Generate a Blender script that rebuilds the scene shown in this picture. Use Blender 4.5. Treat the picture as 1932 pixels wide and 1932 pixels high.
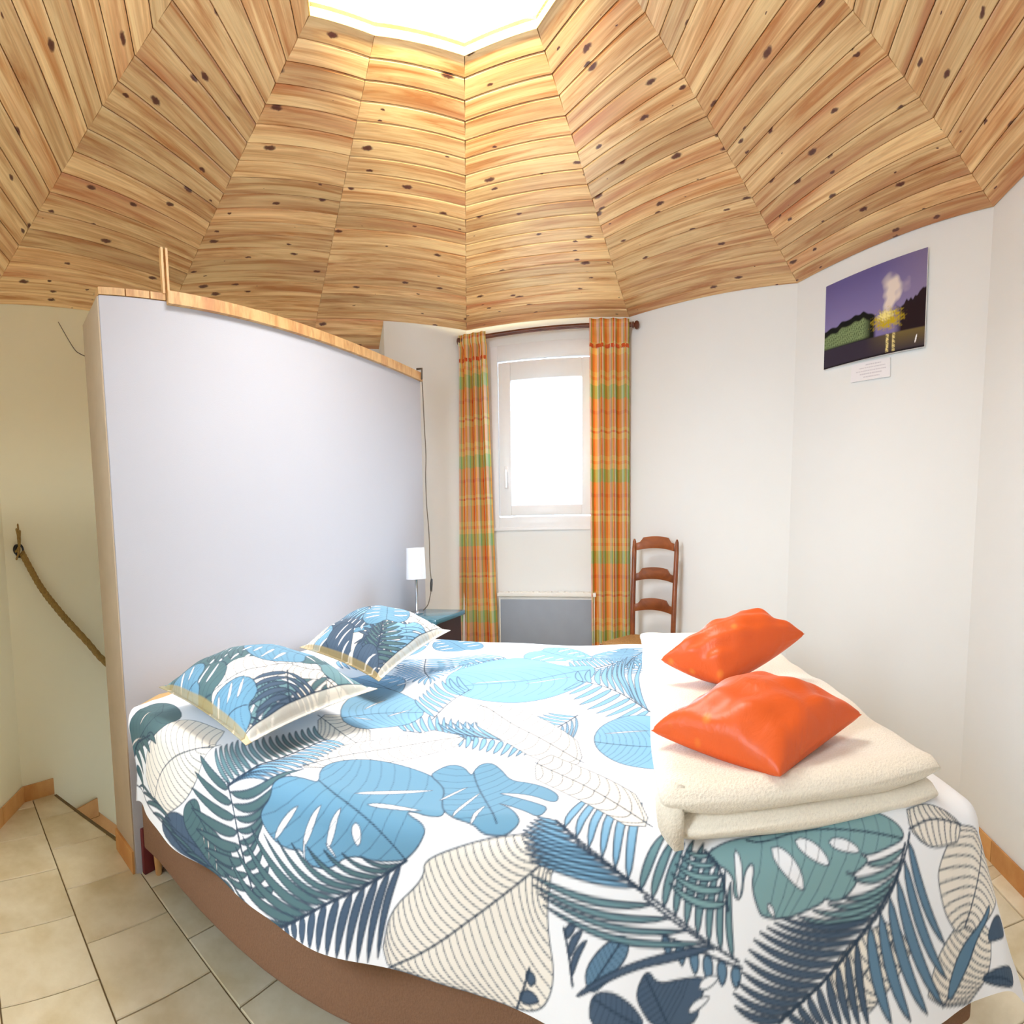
import bpy, bmesh, math, random
import numpy as np
from mathutils import Vector, Matrix

# ------------------------------------------------------------------ scene, camera, light
random.seed(7)
rng = np.random.default_rng(7)
scene = bpy.context.scene
for o in list(bpy.data.objects):
    bpy.data.objects.remove(o)
COL = scene.collection
PI = math.pi

scene.view_settings.view_transform = 'Standard'
scene.view_settings.look = 'None'
scene.view_settings.gamma = 1.0
scene.view_settings.use_curve_mapping = False
scene.view_settings.exposure = 0.25
scene.render.engine = 'CYCLES'
scene.cycles.use_denoising = True
scene.cycles.use_adaptive_sampling = True
scene.cycles.adaptive_threshold = 0.02
scene.cycles.max_bounces = 8
scene.cycles.diffuse_bounces = 5
scene.cycles.transparent_max_bounces = 12
scene.cycles.sample_clamp_indirect = 8.0
scene.cycles.caustics_reflective = False
scene.cycles.caustics_refractive = False

# panoramic (central cylindrical) camera, the photograph is a stitched phone panorama
FOC, KV, CY, PITCH, ROLL, CAMH = 902.153, 1.358, 1158.809, -0.1083, 0.0160, 0.976
cam = bpy.data.cameras.new('camera')
cam.type = 'PANO'
cam.panorama_type = 'CENTRAL_CYLINDRICAL'
cam.central_cylindrical_radius = 1.0
cam.central_cylindrical_range_u_min = -966.0 / FOC
cam.central_cylindrical_range_u_max = 966.0 / FOC
cam.central_cylindrical_range_v_max = CY / (FOC * KV)
cam.central_cylindrical_range_v_min = (CY - 1932.0) / (FOC * KV)
cam.clip_start = 0.01
cam_ob = bpy.data.objects.new('camera', cam)
COL.objects.link(cam_ob)
cp, sp, cr, sr = math.cos(PITCH), math.sin(PITCH), math.cos(ROLL), math.sin(ROLL)
_B = Matrix(((1, 0, 0), (0, 0, 1), (0, 1, 0)))
_P = Matrix(((1, 0, 0), (0, cp, -sp), (0, sp, cp)))
_R = Matrix(((cr, -sr, 0), (sr, cr, 0), (0, 0, 1)))
_W = _R @ _P @ _B                    # world -> (right, up, forward)
right, up, fwd = Vector(_W[0]), Vector(_W[1]), Vector(_W[2])
rot = Matrix((right, up, -fwd)).transposed()
cam_ob.matrix_world = Matrix.Translation((0, 0, CAMH)) @ rot.to_4x4()
scene.camera = cam_ob

world = bpy.data.worlds.new('sky')
scene.world = world
world.use_nodes = True
bg = world.node_tree.nodes['Background']
bg.inputs['Color'].default_value = (0.86, 0.93, 1.0, 1)
bg.inputs['Strength'].default_value = 3.0


def area_light(name, loc, target, sx, sy, power, color):
    l = bpy.data.lights.new(name, 'AREA')
    l.shape = 'RECTANGLE'
    l.size, l.size_y, l.energy, l.color = sx, sy, power, color
    o = bpy.data.objects.new(name, l)
    COL.objects.link(o)
    o.location = loc
    d = Vector(target) - Vector(loc)
    o.rotation_euler = d.to_track_quat('-Z', 'Y').to_euler()
    return o


# daylight entering by the skylight (warm, sun on the dome), by the window and by an assumed window behind the camera
area_light('skylight_daylight', (-0.15, 1.70, 3.05), (-0.15, 1.70, 0), 1.4, 1.4, 88, (0.95, 0.96, 0.97))
area_light('window_daylight', (0.51, 4.75, 1.85), (0.4, 2.4, 0.7), 1.0, 1.3, 210, (0.66, 0.84, 1.0))
area_light('assumed_window_fill', (-1.95, -0.70, 1.60), (0.3, 1.6, 1.2), 1.0, 1.1, 95, (0.88, 0.94, 1.0))  # added fill light, placed outside the assumed, unseen back window

# added lamp grazing over the skylight rim, imitates the glow on the far planks
area_light('skylight_glow_lamp', (-0.30, -0.45, 2.755), (-0.02, 2.75, 2.47), 0.9, 0.16, 900, (1.0, 0.88, 0.52))

# ------------------------------------------------------------------ helpers
def lin(c):
    return tuple((v / 12.92 if v <= 0.04045 else ((v + 0.055) / 1.055) ** 2.4) for v in [k / 255.0 for k in c])


def link(o, parent=None):
    COL.objects.link(o)
    if parent is not None:
        o.parent = parent
    return o


def tag(o, label=None, cat=None, group=None, kind=None):
    if label: o['label'] = label
    if cat: o['category'] = cat
    if group: o['group'] = group
    if kind: o['kind'] = kind
    return o


def empty(name, loc, rz=0.0):
    o = bpy.data.objects.new(name, None)
    o.empty_display_size = 0.05
    COL.objects.link(o)
    o.location = loc
    o.rotation_euler = (0, 0, rz)
    return o


def mesh_obj(name, verts, faces, mat, parent=None, smooth=False):
    me = bpy.data.meshes.new(name)
    me.from_pydata([tuple(v) for v in verts], [], faces)
    me.update()
    if mat is not None:
        me.materials.append(mat)
    if smooth:
        me.polygons.foreach_set('use_smooth', [True] * len(me.polygons))
    return link(bpy.data.objects.new(name, me), parent)


class MB:
    """collects simple solids into one mesh"""
    def __init__(self):
        self.v, self.f = [], []

    def add(self, vs, fs):
        n = len(self.v)
        self.v += [tuple(p) for p in vs]
        self.f += [tuple(i + n for i in f) for f in fs]
        return self

    def box(self, x0, x1, y0, y1, z0, z1, fr=None):
        p = [(x, y, z) for z in (z0, z1) for y in (y0, y1) for x in (x0, x1)]
        if fr: p = [fr(*q) for q in p]
        return self.add(p, [(0, 2, 3, 1), (4, 5, 7, 6), (0, 1, 5, 4), (2, 6, 7, 3), (0, 4, 6, 2), (1, 3, 7, 5)])

    def tube(self, pts, r, n=12, close=True, prof=None):
        pts = [Vector(p) for p in pts]
        m = len(pts)
        rs = r if isinstance(r, (list, tuple)) else [r] * m
        t0 = (pts[1] - pts[0]).normalized()
        ref = Vector((0, 0, 1)) if abs(t0.z) < 0.9 else Vector((1, 0, 0))
        a = t0.cross(ref).normalized()
        vs = []
        for i, p in enumerate(pts):
            t = (pts[min(i + 1, m - 1)] - pts[max(i - 1, 0)]).normalized()
            a = (a - t * a.dot(t)).normalized()
            b = t.cross(a)
            for k in range(n):
                th = 2 * PI * k / n
                rr = rs[i] * (prof(th, i) if prof else 1)
                vs.append(p + (a * math.cos(th) + b * math.sin(th)) * rr)
        fs = [(i * n + k, i * n + (k + 1) % n, (i + 1) * n + (k + 1) % n, (i + 1) * n + k)
              for i in range(m - 1) for k in range(n)]
        if close:
            fs += [tuple(reversed(range(n))), tuple((m - 1) * n + k for k in range(n))]
        return self.add(vs, fs)

    def lathe(self, prof, n=24, c=(0, 0, 0), axis=None):
        vs, fs = [], []
        for r, z in prof:
            for k in range(n):
                th = 2 * PI * k / n
                p = Vector((r * math.cos(th), r * math.sin(th), z))
                if axis is not None: p = axis @ p
                vs.append(p + Vector(c))
        m = len(prof)
        for i in range(m - 1):
            for k in range(n):
                fs.append((i * n + k, i * n + (k + 1) % n, (i + 1) * n + (k + 1) % n, (i + 1) * n + k))
        fs.append(tuple(reversed(range(n))))
        fs.append(tuple((m - 1) * n + k for k in range(n)))
        return self.add(vs, fs)

    def prism(self, poly, f0, f1):
        """poly: 2d points; f0, f1 map (a, b) to 3d for the two caps"""
        n = len(poly)
        vs = [f0(*p) for p in poly] + [f1(*p) for p in poly]
        fs = [tuple(range(n)), tuple(reversed(range(n, 2 * n)))]
        fs += [(i, n + i, n + (i + 1) % n, (i + 1) % n) for i in range(n)]
        return self.add(vs, fs)

    def build(self, name, mat, parent=None, smooth=False, bevel=0.0, seg=2, subsurf=0):
        o = mesh_obj(name, self.v, self.f, mat, parent, False)
        bm = bmesh.new(); bm.from_mesh(o.data)
        bmesh.ops.recalc_face_normals(bm, faces=bm.faces)
        if bevel > 0:
            bmesh.ops.bevel(bm, geom=[e for e in bm.edges], offset=bevel, segments=seg, profile=0.5, affect='EDGES', clamp_overlap=True)
        bm.to_mesh(o.data); bm.free()
        if smooth or bevel > 0:
            o.data.polygons.foreach_set('use_smooth', [True] * len(o.data.polygons))
            try: o.data.set_sharp_from_angle(angle=math.radians(40))
            except Exception: pass
        if subsurf:
            m = o.modifiers.new('s', 'SUBSURF'); m.levels = m.render_levels = subsurf
        return o


# ------------------------------------------------------------------ materials
def new_mat(name):
    m = bpy.data.materials.new(name)
    m.use_nodes = True
    nt = m.node_tree
    b = nt.nodes['Principled BSDF']
    return m, nt, b


def nd(nt, typ, **kw):
    n = nt.nodes.new(typ)
    for k, v in kw.items():
        if k in n.inputs.keys() if isinstance(k, str) else False:
            n.inputs[k].default_value = v
        else:
            setattr(n, k, v)
    return n


def setin(n, name, v):
    n.inputs[name].default_value = v


def simple(name, rgb, rough=0.5, metal=0.0, noise=0.04, scale=30, bump=0.0, spec=None, coord='Object'):
    m, nt, b = new_mat(name)
    tc = nd(nt, 'ShaderNodeTexCoord')
    nz = nd(nt, 'ShaderNodeTexNoise'); setin(nz, 'Scale', scale); setin(nz, 'Detail', 4)
    nt.links.new(tc.outputs[coord], nz.inputs['Vector'])
    mx = nd(nt, 'ShaderNodeMix', data_type='RGBA')
    c = lin(rgb)
    mx.inputs[6].default_value = tuple(max(0, v * (1 - noise * 2)) for v in c) + (1,)
    mx.inputs[7].default_value = tuple(min(1, v * (1 + noise * 2)) for v in c) + (1,)
    nt.links.new(nz.outputs['Fac'], mx.inputs[0])
    nt.links.new(mx.outputs[2], b.inputs['Base Color'])
    setin(b, 'Roughness', rough); setin(b, 'Metallic', metal)
    if spec is not None: setin(b, 'Specular IOR Level', spec)
    if bump:
        bp = nd(nt, 'ShaderNodeBump'); setin(bp, 'Strength', bump); setin(bp, 'Distance', 0.01)
        nt.links.new(nz.outputs['Fac'], bp.inputs['Height'])
        nt.links.new(bp.outputs['Normal'], b.inputs['Normal'])
    return m


def wall_mat(name, rgb):
    m, nt, b = new_mat(name)
    tc = nd(nt, 'ShaderNodeTexCoord')
    big = nd(nt, 'ShaderNodeTexNoise'); setin(big, 'Scale', 1.6); setin(big, 'Detail', 3)
    nt.links.new(tc.outputs['Object'], big.inputs['Vector'])
    mx = nd(nt, 'ShaderNodeMix', data_type='RGBA')
    c = lin(rgb)
    mx.inputs[6].default_value = tuple(v * 0.965 for v in c) + (1,)
    mx.inputs[7].default_value = tuple(min(1, v * 1.02) for v in c) + (1,)
    nt.links.new(big.outputs['Fac'], mx.inputs[0])
    nt.links.new(mx.outputs[2], b.inputs['Base Color'])
    setin(b, 'Roughness', 0.85); setin(b, 'Specular IOR Level', 0.2)
    # woven glass fibre wallpaper relief
    mp = nd(nt, 'ShaderNodeMapping'); setin(mp, 'Scale', (260, 260, 420))
    nt.links.new(tc.outputs['Object'], mp.inputs['Vector'])
    fz = nd(nt, 'ShaderNodeTexNoise'); setin(fz, 'Scale', 1.0); setin(fz, 'Detail', 2)
    nt.links.new(mp.outputs['Vector'], fz.inputs['Vector'])
    bp = nd(nt, 'ShaderNodeBump'); setin(bp, 'Strength', 0.18); setin(bp, 'Distance', 0.002)
    nt.links.new(fz.outputs['Fac'], bp.inputs['Height'])
    nt.links.new(bp.outputs['Normal'], b.inputs['Normal'])
    return m


def pine_mat(name, dark, light, red, knots=True, rough=0.45):
    """pine: grain runs along local x, every object gets its own random offset"""
    m, nt, b = new_mat(name)
    L = nt.links.new
    tc = nd(nt, 'ShaderNodeTexCoord'); oi = nd(nt, 'ShaderNodeObjectInfo')
    comb = nd(nt, 'ShaderNodeCombineXYZ')
    mr = nd(nt, 'ShaderNodeMath', operation='MULTIPLY'); mr.inputs[1].default_value = 37.0
    L(oi.outputs['Random'], mr.inputs[0])
    L(mr.outputs[0], comb.inputs[0]); L(mr.outputs[0], comb.inputs[1])
    add = nd(nt, 'ShaderNodeVectorMath', operation='ADD')
    L(tc.outputs['Object'], add.inputs[0]); L(comb.outputs[0], add.inputs[1])
    # grain
    mp = nd(nt, 'ShaderNodeMapping'); setin(mp, 'Scale', (1.3, 26, 6))
    L(add.outputs[0], mp.inputs['Vector'])
    g = nd(nt, 'ShaderNodeTexNoise'); setin(g, 'Scale', 1.0); setin(g, 'Detail', 5); setin(g, 'Roughness', 0.62); setin(g, 'Distortion', 0.9)
    L(mp.outputs['Vector'], g.inputs['Vector'])
    mp2 = nd(nt, 'ShaderNodeMapping'); setin(mp2, 'Scale', (4, 160, 30))
    L(add.outputs[0], mp2.inputs['Vector'])
    g2 = nd(nt, 'ShaderNodeTexNoise'); setin(g2, 'Scale', 1.0); setin(g2, 'Detail', 3)
    L(mp2.outputs['Vector'], g2.inputs['Vector'])
    ramp = nd(nt, 'ShaderNodeValToRGB')
    e = ramp.color_ramp.elements
    e[0].position, e[0].color = 0.34, lin(dark) + (1,)
    e[1].position, e[1].color = 0.60, lin(light) + (1,)
    L(g.outputs['Fac'], ramp.inputs['Fac'])
    # reddish heartwood streaks on some boards
    mp3 = nd(nt, 'ShaderNodeMapping'); setin(mp3, 'Scale', (0.5, 9, 2))
    L(add.outputs[0], mp3.inputs['Vector'])
    g3 = nd(nt, 'ShaderNodeTexNoise'); setin(g3, 'Scale', 1.0); setin(g3, 'Detail', 2)
    L(mp3.outputs['Vector'], g3.inputs['Vector'])
    r3 = nd(nt, 'ShaderNodeMapRange'); setin(r3, 'From Min', 0.54); setin(r3, 'From Max', 0.72); setin(r3, 'To Max', 0.75)
    L(g3.outputs['Fac'], r3.inputs['Value'])
    mix = nd(nt, 'ShaderNodeMix', data_type='RGBA'); mix.inputs[7].default_value = lin(red) + (1,)
    L(r3.outputs['Result'], mix.inputs[0]); L(ramp.outputs['Color'], mix.inputs[6])
    # per board brightness
    hsv = nd(nt, 'ShaderNodeHueSaturation')
    vr = nd(nt, 'ShaderNodeMapRange'); setin(vr, 'To Min', 0.80); setin(vr, 'To Max', 1.13)
    L(oi.outputs['Random'], vr.inputs['Value']); L(vr.outputs['Result'], hsv.inputs['Value'])
    L(mix.outputs[2], hsv.inputs['Color'])
    fine = nd(nt, 'ShaderNodeMix', data_type='RGBA', blend_type='MULTIPLY'); fine.inputs[0].default_value = 0.35
    L(hsv.outputs['Color'], fine.inputs[6]); L(g2.outputs['Color'], fine.inputs[7])
    fr = nd(nt, 'ShaderNodeMapRange'); setin(fr, 'From Min', 0.3); setin(fr, 'From Max', 0.65); setin(fr, 'To Min', 0.62); setin(fr, 'To Max', 1.05)
    L(g2.outputs['Fac'], fr.inputs['Value']); L(fr.outputs['Result'], fine.inputs[7])
    last = fine.outputs[2]
    if knots:
        mk = nd(nt, 'ShaderNodeMapping'); setin(mk, 'Scale', (3.9, 10.5, 1.0))
        ad2 = nd(nt, 'ShaderNodeVectorMath', operation='ADD')
        nzd = nd(nt, 'ShaderNodeTexNoise'); setin(nzd, 'Scale', 40)
        L(add.outputs[0], nzd.inputs['Vector'])
        sc = nd(nt, 'ShaderNodeVectorMath', operation='SCALE'); sc.inputs['Scale'].default_value = 0.016
        L(nzd.outputs['Color'], sc.inputs[0]); L(add.outputs[0], ad2.inputs[0]); L(sc.outputs[0], ad2.inputs[1])
        L(ad2.outputs[0], mk.inputs['Vector'])
        vo = nd(nt, 'ShaderNodeTexVoronoi', voronoi_dimensions='2D'); setin(vo, 'Scale', 1.0)
        L(mk.outputs['Vector'], vo.inputs['Vector'])
        # only some cells carry a knot, sizes vary
        sep = nd(nt, 'ShaderNodeSeparateColor'); L(vo.outputs['Color'], sep.inputs[0])
        thr = nd(nt, 'ShaderNodeMapRange'); setin(thr, 'From Min', 0.30); setin(thr, 'From Max', 1.0); setin(thr, 'To Min', 0.0); setin(thr, 'To Max', 0.15)
        L(sep.outputs[0], thr.inputs['Value'])
        dv = nd(nt, 'ShaderNodeMath', operation='DIVIDE'); L(vo.outputs['Distance'], dv.inputs[0])
        mxm = nd(nt, 'ShaderNodeMath', operation='MAXIMUM'); mxm.inputs[1].default_value = 0.002
        L(thr.outputs['Result'], mxm.inputs[0]); L(mxm.outputs[0], dv.inputs[1])
        kr = nd(nt, 'ShaderNodeValToRGB')
        ke = kr.color_ramp.elements
        ke[0].position, ke[0].color = 0.0, (0, 0, 0, 1)
        ke[1].position, ke[1].color = 1.0, (1, 1, 1, 1)
        k2 = kr.color_ramp.elements.new(0.62); k2.color = (0.08, 0.08, 0.08, 1)
        L(dv.outputs[0], kr.inputs['Fac'])
        km = nd(nt, 'ShaderNodeMix', data_type='RGBA'); km.inputs[6].default_value = lin((84, 30, 18)) + (1,)
        L(kr.outputs['Color'], km.inputs[0]); L(last, km.inputs[7])
        last = km.outputs[2]
    L(last, b.inputs['Base Color'])
    setin(b, 'Roughness', rough)
    bp = nd(nt, 'ShaderNodeBump'); setin(bp, 'Strength', 0.12); setin(bp, 'Distance', 0.002)
    L(g2.outputs['Fac'], bp.inputs['Height']); L(bp.outputs['Normal'], b.inputs['Normal'])
    return m


def print_mat(name, rough=0.9, bump=0.15, scale=900, sheen=0.0):
    """cloth or paper whose flat print is stored per vertex"""
    m, nt, b = new_mat(name)
    at = nd(nt, 'ShaderNodeAttribute'); at.attribute_name = 'print'
    nt.links.new(at.outputs['Color'], b.inputs['Base Color'])
    setin(b, 'Roughness', rough); setin(b, 'Specular IOR Level', 0.15); setin(b, 'Sheen Weight', sheen)
    tc = nd(nt, 'ShaderNodeTexCoord')
    nz = nd(nt, 'ShaderNodeTexNoise'); setin(nz, 'Scale', scale); setin(nz, 'Detail', 2)
    nt.links.new(tc.outputs['Object'], nz.inputs['Vector'])
    bp = nd(nt, 'ShaderNodeBump'); setin(bp, 'Strength', bump); setin(bp, 'Distance', 0.001)
    nt.links.new(nz.outputs['Fac'], bp.inputs['Height']); nt.links.new(bp.outputs['Normal'], b.inputs['Normal'])
    return m


def tile_mat(name, a, bcol, rough=0.35):
    m, nt, b = new_mat(name)
    L = nt.links.new
    tc = nd(nt, 'ShaderNodeTexCoord'); oi = nd(nt, 'ShaderNodeObjectInfo')
    mr = nd(nt, 'ShaderNodeMath', operation='MULTIPLY'); mr.inputs[1].default_value = 61.0
    L(oi.outputs['Random'], mr.inputs[0])
    add = nd(nt, 'ShaderNodeVectorMath', operation='ADD')
    L(tc.outputs['Object'], add.inputs[0]); L(mr.outputs[0], add.inputs[1])
    n1 = nd(nt, 'ShaderNodeTexNoise'); setin(n1, 'Scale', 4.5); setin(n1, 'Detail', 6); setin(n1, 'Roughness', 0.6)
    L(add.outputs[0], n1.inputs['Vector'])
    rp = nd(nt, 'ShaderNodeValToRGB')
    rp.color_ramp.elements[0].position, rp.color_ramp.elements[0].color = 0.32, lin(a) + (1,)
    rp.color_ramp.elements[1].position, rp.color_ramp.elements[1].color = 0.66, lin(bcol) + (1,)
    L(n1.outputs['Fac'], rp.inputs['Fac'])
    hs = nd(nt, 'ShaderNodeHueSaturation')
    vr = nd(nt, 'ShaderNodeMapRange'); setin(vr, 'To Min', 0.92); setin(vr, 'To Max', 1.06)
    L(oi.outputs['Random'], vr.inputs['Value']); L(vr.outputs['Result'], hs.inputs['Value']); L(rp.outputs['Color'], hs.inputs['Color'])
    L(hs.outputs['Color'], b.inputs['Base Color'])
    setin(b, 'Roughness', rough)
    bp = nd(nt, 'ShaderNodeBump'); setin(bp, 'Strength', 0.06); setin(bp, 'Distance', 0.003)
    L(n1.outputs['Fac'], bp.inputs['Height']); L(bp.outputs['Normal'], b.inputs['Normal'])
    return m


def glass_mat(name, tint=(0.95, 0.98, 1.0), milky=0.0):
    m, nt, b = new_mat(name)
    L = nt.links.new
    nt.nodes.remove(b)
    out = nt.nodes['Material Output']
    tr = nd(nt, 'ShaderNodeBsdfTransparent'); tr.inputs['Color'].default_value = tint + (1,)
    gl = nd(nt, 'ShaderNodeBsdfGlossy'); gl.inputs['Roughness'].default_value = 0.03
    lw = nd(nt, 'ShaderNodeLayerWeight'); lw.inputs['Blend'].default_value = 0.25
    mp = nd(nt, 'ShaderNodeMath', operation='MULTIPLY'); mp.inputs[1].default_value = 0.4
    L(lw.outputs['Fresnel'], mp.inputs[0])
    mx = nd(nt, 'ShaderNodeMixShader')
    L(mp.outputs[0], mx.inputs[0]); L(tr.outputs[0], mx.inputs[1]); L(gl.outputs[0], mx.inputs[2])
    last = mx
    if milky:
        tl = nd(nt, 'ShaderNodeBsdfTranslucent'); tl.inputs['Color'].default_value = (1, 1, 1, 1)
        m2 = nd(nt, 'ShaderNodeMixShader'); m2.inputs[0].default_value = milky
        L(mx.outputs[0], m2.inputs[1]); L(tl.outputs[0], m2.inputs[2]); last = m2
    L(last.outputs[0], out.inputs['Surface'])
    return m


M = {}
M['wall'] = wall_mat('white_wall_paint', (238, 239, 238))
M['wall_alcove'] = wall_mat('cream_wall_paint', (243, 238, 208))
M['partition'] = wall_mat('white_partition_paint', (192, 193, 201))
M['partition_edge'] = simple('beige_edge_paint', (190, 172, 148), 0.7, noise=0.06, scale=12)
M['plank'] = pine_mat('pine_ceiling', (202, 134, 74), (252, 212, 152), (190, 104, 58))
M['pine'] = pine_mat('pine_batten', (200, 146, 90), (230, 186, 128), (196, 130, 84), knots=False)
M['pine_gold'] = pine_mat('varnished_pine', (232, 168, 70), (246, 200, 104), (226, 150, 60), knots=False)
M['deck'] = simple('roof_deck_brown', (96, 62, 34), 0.9)
M['tile'] = tile_mat('beige_stoneware', (208, 192, 154), (236, 226, 200))
M['plinth'] = tile_mat('ochre_plinth_tile', (196, 134, 72), (222, 170, 106), 0.45)
M['grout'] = simple('brown_grout', (112, 92, 60), 0.9)
M['print'] = print_mat('leaf_print_cotton', sheen=0.1)
M['photo'] = print_mat('photo_paper', rough=0.35, bump=0.0)
M['fabric_brown'] = simple('brown_bed_base_fabric', (126, 92, 68), 0.95, noise=0.08, scale=220, bump=0.3)
M['mattress'] = simple('tan_mattress_fabric', (214, 176, 120), 0.95, noise=0.05, scale=120, bump=0.2)
M['white_pvc'] = simple('white_window_pvc', (244, 244, 246), 0.35, noise=0.01)
M['radiator'] = simple('white_radiator_enamel', (238, 236, 230), 0.4, noise=0.01)
M['radiator_front'] = simple('grey_radiator_front', (146, 154, 166), 0.5, noise=0.05, scale=6)
M['dark_wood'] = pine_mat('dark_stained_wood', (74, 34, 22), (112, 58, 34), (84, 34, 24), knots=False, rough=0.35)
M['chair_wood'] = pine_mat('walnut_chair_wood', (112, 54, 24), (152, 84, 40), (120, 50, 26), knots=False, rough=0.3)
M['rush'] = simple('rush_seat', (186, 138, 78), 0.85, noise=0.25, scale=90, bump=0.6)
M['rope'] = simple('hemp_rope', (150, 120, 62), 0.95, noise=0.3, scale=140, bump=0.6)
M['brass'] = simple('aged_brass', (150, 118, 50), 0.35, metal=0.9, noise=0.1)
M['black'] = simple('black_plastic', (16, 16, 18), 0.4)
M['cord'] = simple('grey_brown_cord', (96, 84, 72), 0.6)
M['teal'] = simple('teal_glass_top', (70, 118, 134), 0.12, noise=0.06, scale=8)
M['night_dark'] = simple('dark_nightstand_wood', (58, 30, 24), 0.4, noise=0.2, scale=14)
M['shade'] = simple('white_lamp_shade', (236, 238, 244), 0.8, noise=0.02)
M['chrome'] = simple('brushed_chrome', (200, 204, 210), 0.18, metal=1.0, noise=0.02)
M['maroon'] = simple('maroon_wood', (110, 36, 44), 0.5)
M['glass'] = glass_mat('window_glass')
M['dome'] = glass_mat('skylight_acrylic', (1.0, 0.98, 0.94))
M['card'] = print_mat('caption_card_paper', rough=0.6, bump=0.0)


def plush_mat(name, rgb):
    m, nt, b = new_mat(name)
    L = nt.links.new
    tc = nd(nt, 'ShaderNodeTexCoord')
    n1 = nd(nt, 'ShaderNodeTexNoise'); setin(n1, 'Scale', 220); setin(n1, 'Detail', 4)
    n2 = nd(nt, 'ShaderNodeTexNoise'); setin(n2, 'Scale', 9); setin(n2, 'Detail', 3)
    L(tc.outputs['Object'], n1.inputs['Vector']); L(tc.outputs['Object'], n2.inputs['Vector'])
    c = lin(rgb)
    mx = nd(nt, 'ShaderNodeMix', data_type='RGBA')
    mx.inputs[6].default_value = tuple(v * 0.86 for v in c) + (1,)
    mx.inputs[7].default_value = tuple(min(1, v * 1.08) for v in c) + (1,)
    L(n1.outputs['Fac'], mx.inputs[0]); L(mx.outputs[2], b.inputs['Base Color'])
    setin(b, 'Roughness', 1.0); setin(b, 'Sheen Weight', 0.4); setin(b, 'Specular IOR Level', 0.1)
    ad = nd(nt, 'ShaderNodeMath', operation='ADD'); L(n1.outputs['Fac'], ad.inputs[0]); L(n2.outputs['Fac'], ad.inputs[1])
    bp = nd(nt, 'ShaderNodeBump'); setin(bp, 'Strength', 0.7); setin(bp, 'Distance', 0.004)
    L(ad.outputs[0], bp.inputs['Height']); L(bp.outputs['Normal'], b.inputs['Normal'])
    return m


def silk_mat(name, rgb):
    m, nt, b = new_mat(name)
    L = nt.links.new
    tc = nd(nt, 'ShaderNodeTexCoord')
    n1 = nd(nt, 'ShaderNodeTexNoise'); setin(n1, 'Scale', 16); setin(n1, 'Detail', 5); setin(n1, 'Distortion', 1.2)
    L(tc.outputs['Object'], n1.inputs['Vector'])
    vo = nd(nt, 'ShaderNodeTexVoronoi'); setin(vo, 'Scale', 13)
    L(tc.outputs['Object'], vo.inputs['Vector'])
    c = lin(rgb)
    mx = nd(nt, 'ShaderNodeMix', data_type='RGBA')
    mx.inputs[6].default_value = c + (1,)
    mx.inputs[7].default_value = lin((222, 134, 52)) + (1,)
    mr = nd(nt, 'ShaderNodeMapRange'); setin(mr, 'From Min', 0.16); setin(mr, 'From Max', 0.05); setin(mr, 'To Max', 0.8)
    L(vo.outputs['Distance'], mr.inputs['Value']); L(mr.outputs['Result'], mx.inputs[0])
    L(mx.outputs[2], b.inputs['Base Color'])
    setin(b, 'Roughness', 0.42); setin(b, 'Specular IOR Level', 0.35)
    bp = nd(nt, 'ShaderNodeBump'); setin(bp, 'Strength', 0.55); setin(bp, 'Distance', 0.006)
    L(n1.outputs['Fac'], bp.inputs['Height']); L(bp.outputs['Normal'], b.inputs['Normal'])
    return m


def plaid_mat(name):
    """madras plaid read from the uv of the cloth: u across, v up, in metres"""
    m, nt, b = new_mat(name)
    L = nt.links.new
    uv = nd(nt, 'ShaderNodeUVMap'); uv.uv_map = 'cloth'
    sp_ = nd(nt, 'ShaderNodeSeparateXYZ'); L(uv.outputs['UV'], sp_.inputs[0])

    def bands(sock, period, stops):
        dv = nd(nt, 'ShaderNodeMath', operation='DIVIDE'); dv.inputs[1].default_value = period
        L(sock, dv.inputs[0])
        fr = nd(nt, 'ShaderNodeMath', operation='FRACT'); L(dv.outputs[0], fr.inputs[0])
        r = nd(nt, 'ShaderNodeValToRGB'); r.color_ramp.interpolation = 'CONSTANT'
        el = r.color_ramp.elements
        el[0].position, el[0].color = 0, lin(stops[0][1]) + (1,)
        el[1].position, el[1].color = stops[1][0], lin(stops[1][1]) + (1,)
        for p, c in stops[2:]:
            el.new(p).color = lin(c) + (1,)
        L(fr.outputs[0], r.inputs['Fac'])
        return r.outputs['Color']
    O_, Y_, G_, W_, R_, T_ = (250, 158, 74), (254, 214, 124), (164, 202, 104), (255, 250, 236), (232, 96, 44), (160, 220, 176)
    hb = bands(sp_.outputs[1], 0.46, [(0, O_), (0.16, R_), (0.20, O_), (0.34, G_), (0.50, Y_), (0.56, O_), (0.60, Y_), (0.66, O_), (0.86, Y_), (0.93, R_), (0.96, Y_)])
    vb = bands(sp_.outputs[0], 0.19, [(0, O_), (0.16, Y_), (0.30, W_), (0.46, T_), (0.54, Y_), (0.66, R_), (0.76, W_), (0.90, G_)])
    mx = nd(nt, 'ShaderNodeMix', data_type='RGBA'); mx.inputs[0].default_value = 0.6
    L(hb, mx.inputs[6]); L(vb, mx.inputs[7])
    L(mx.outputs[2], b.inputs['Base Color'])
    setin(b, 'Roughness', 0.8); setin(b, 'Specular IOR Level', 0.2)
    out = nt.nodes['Material Output']
    tl = nd(nt, 'ShaderNodeBsdfTranslucent'); L(mx.outputs[2], tl.inputs['Color'])
    ms = nd(nt, 'ShaderNodeMixShader'); ms.inputs[0].default_value = 0.35
    L(b.outputs[0], ms.inputs[1]); L(tl.outputs[0], ms.inputs[2]); L(ms.outputs[0], out.inputs['Surface'])
    return m


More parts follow.
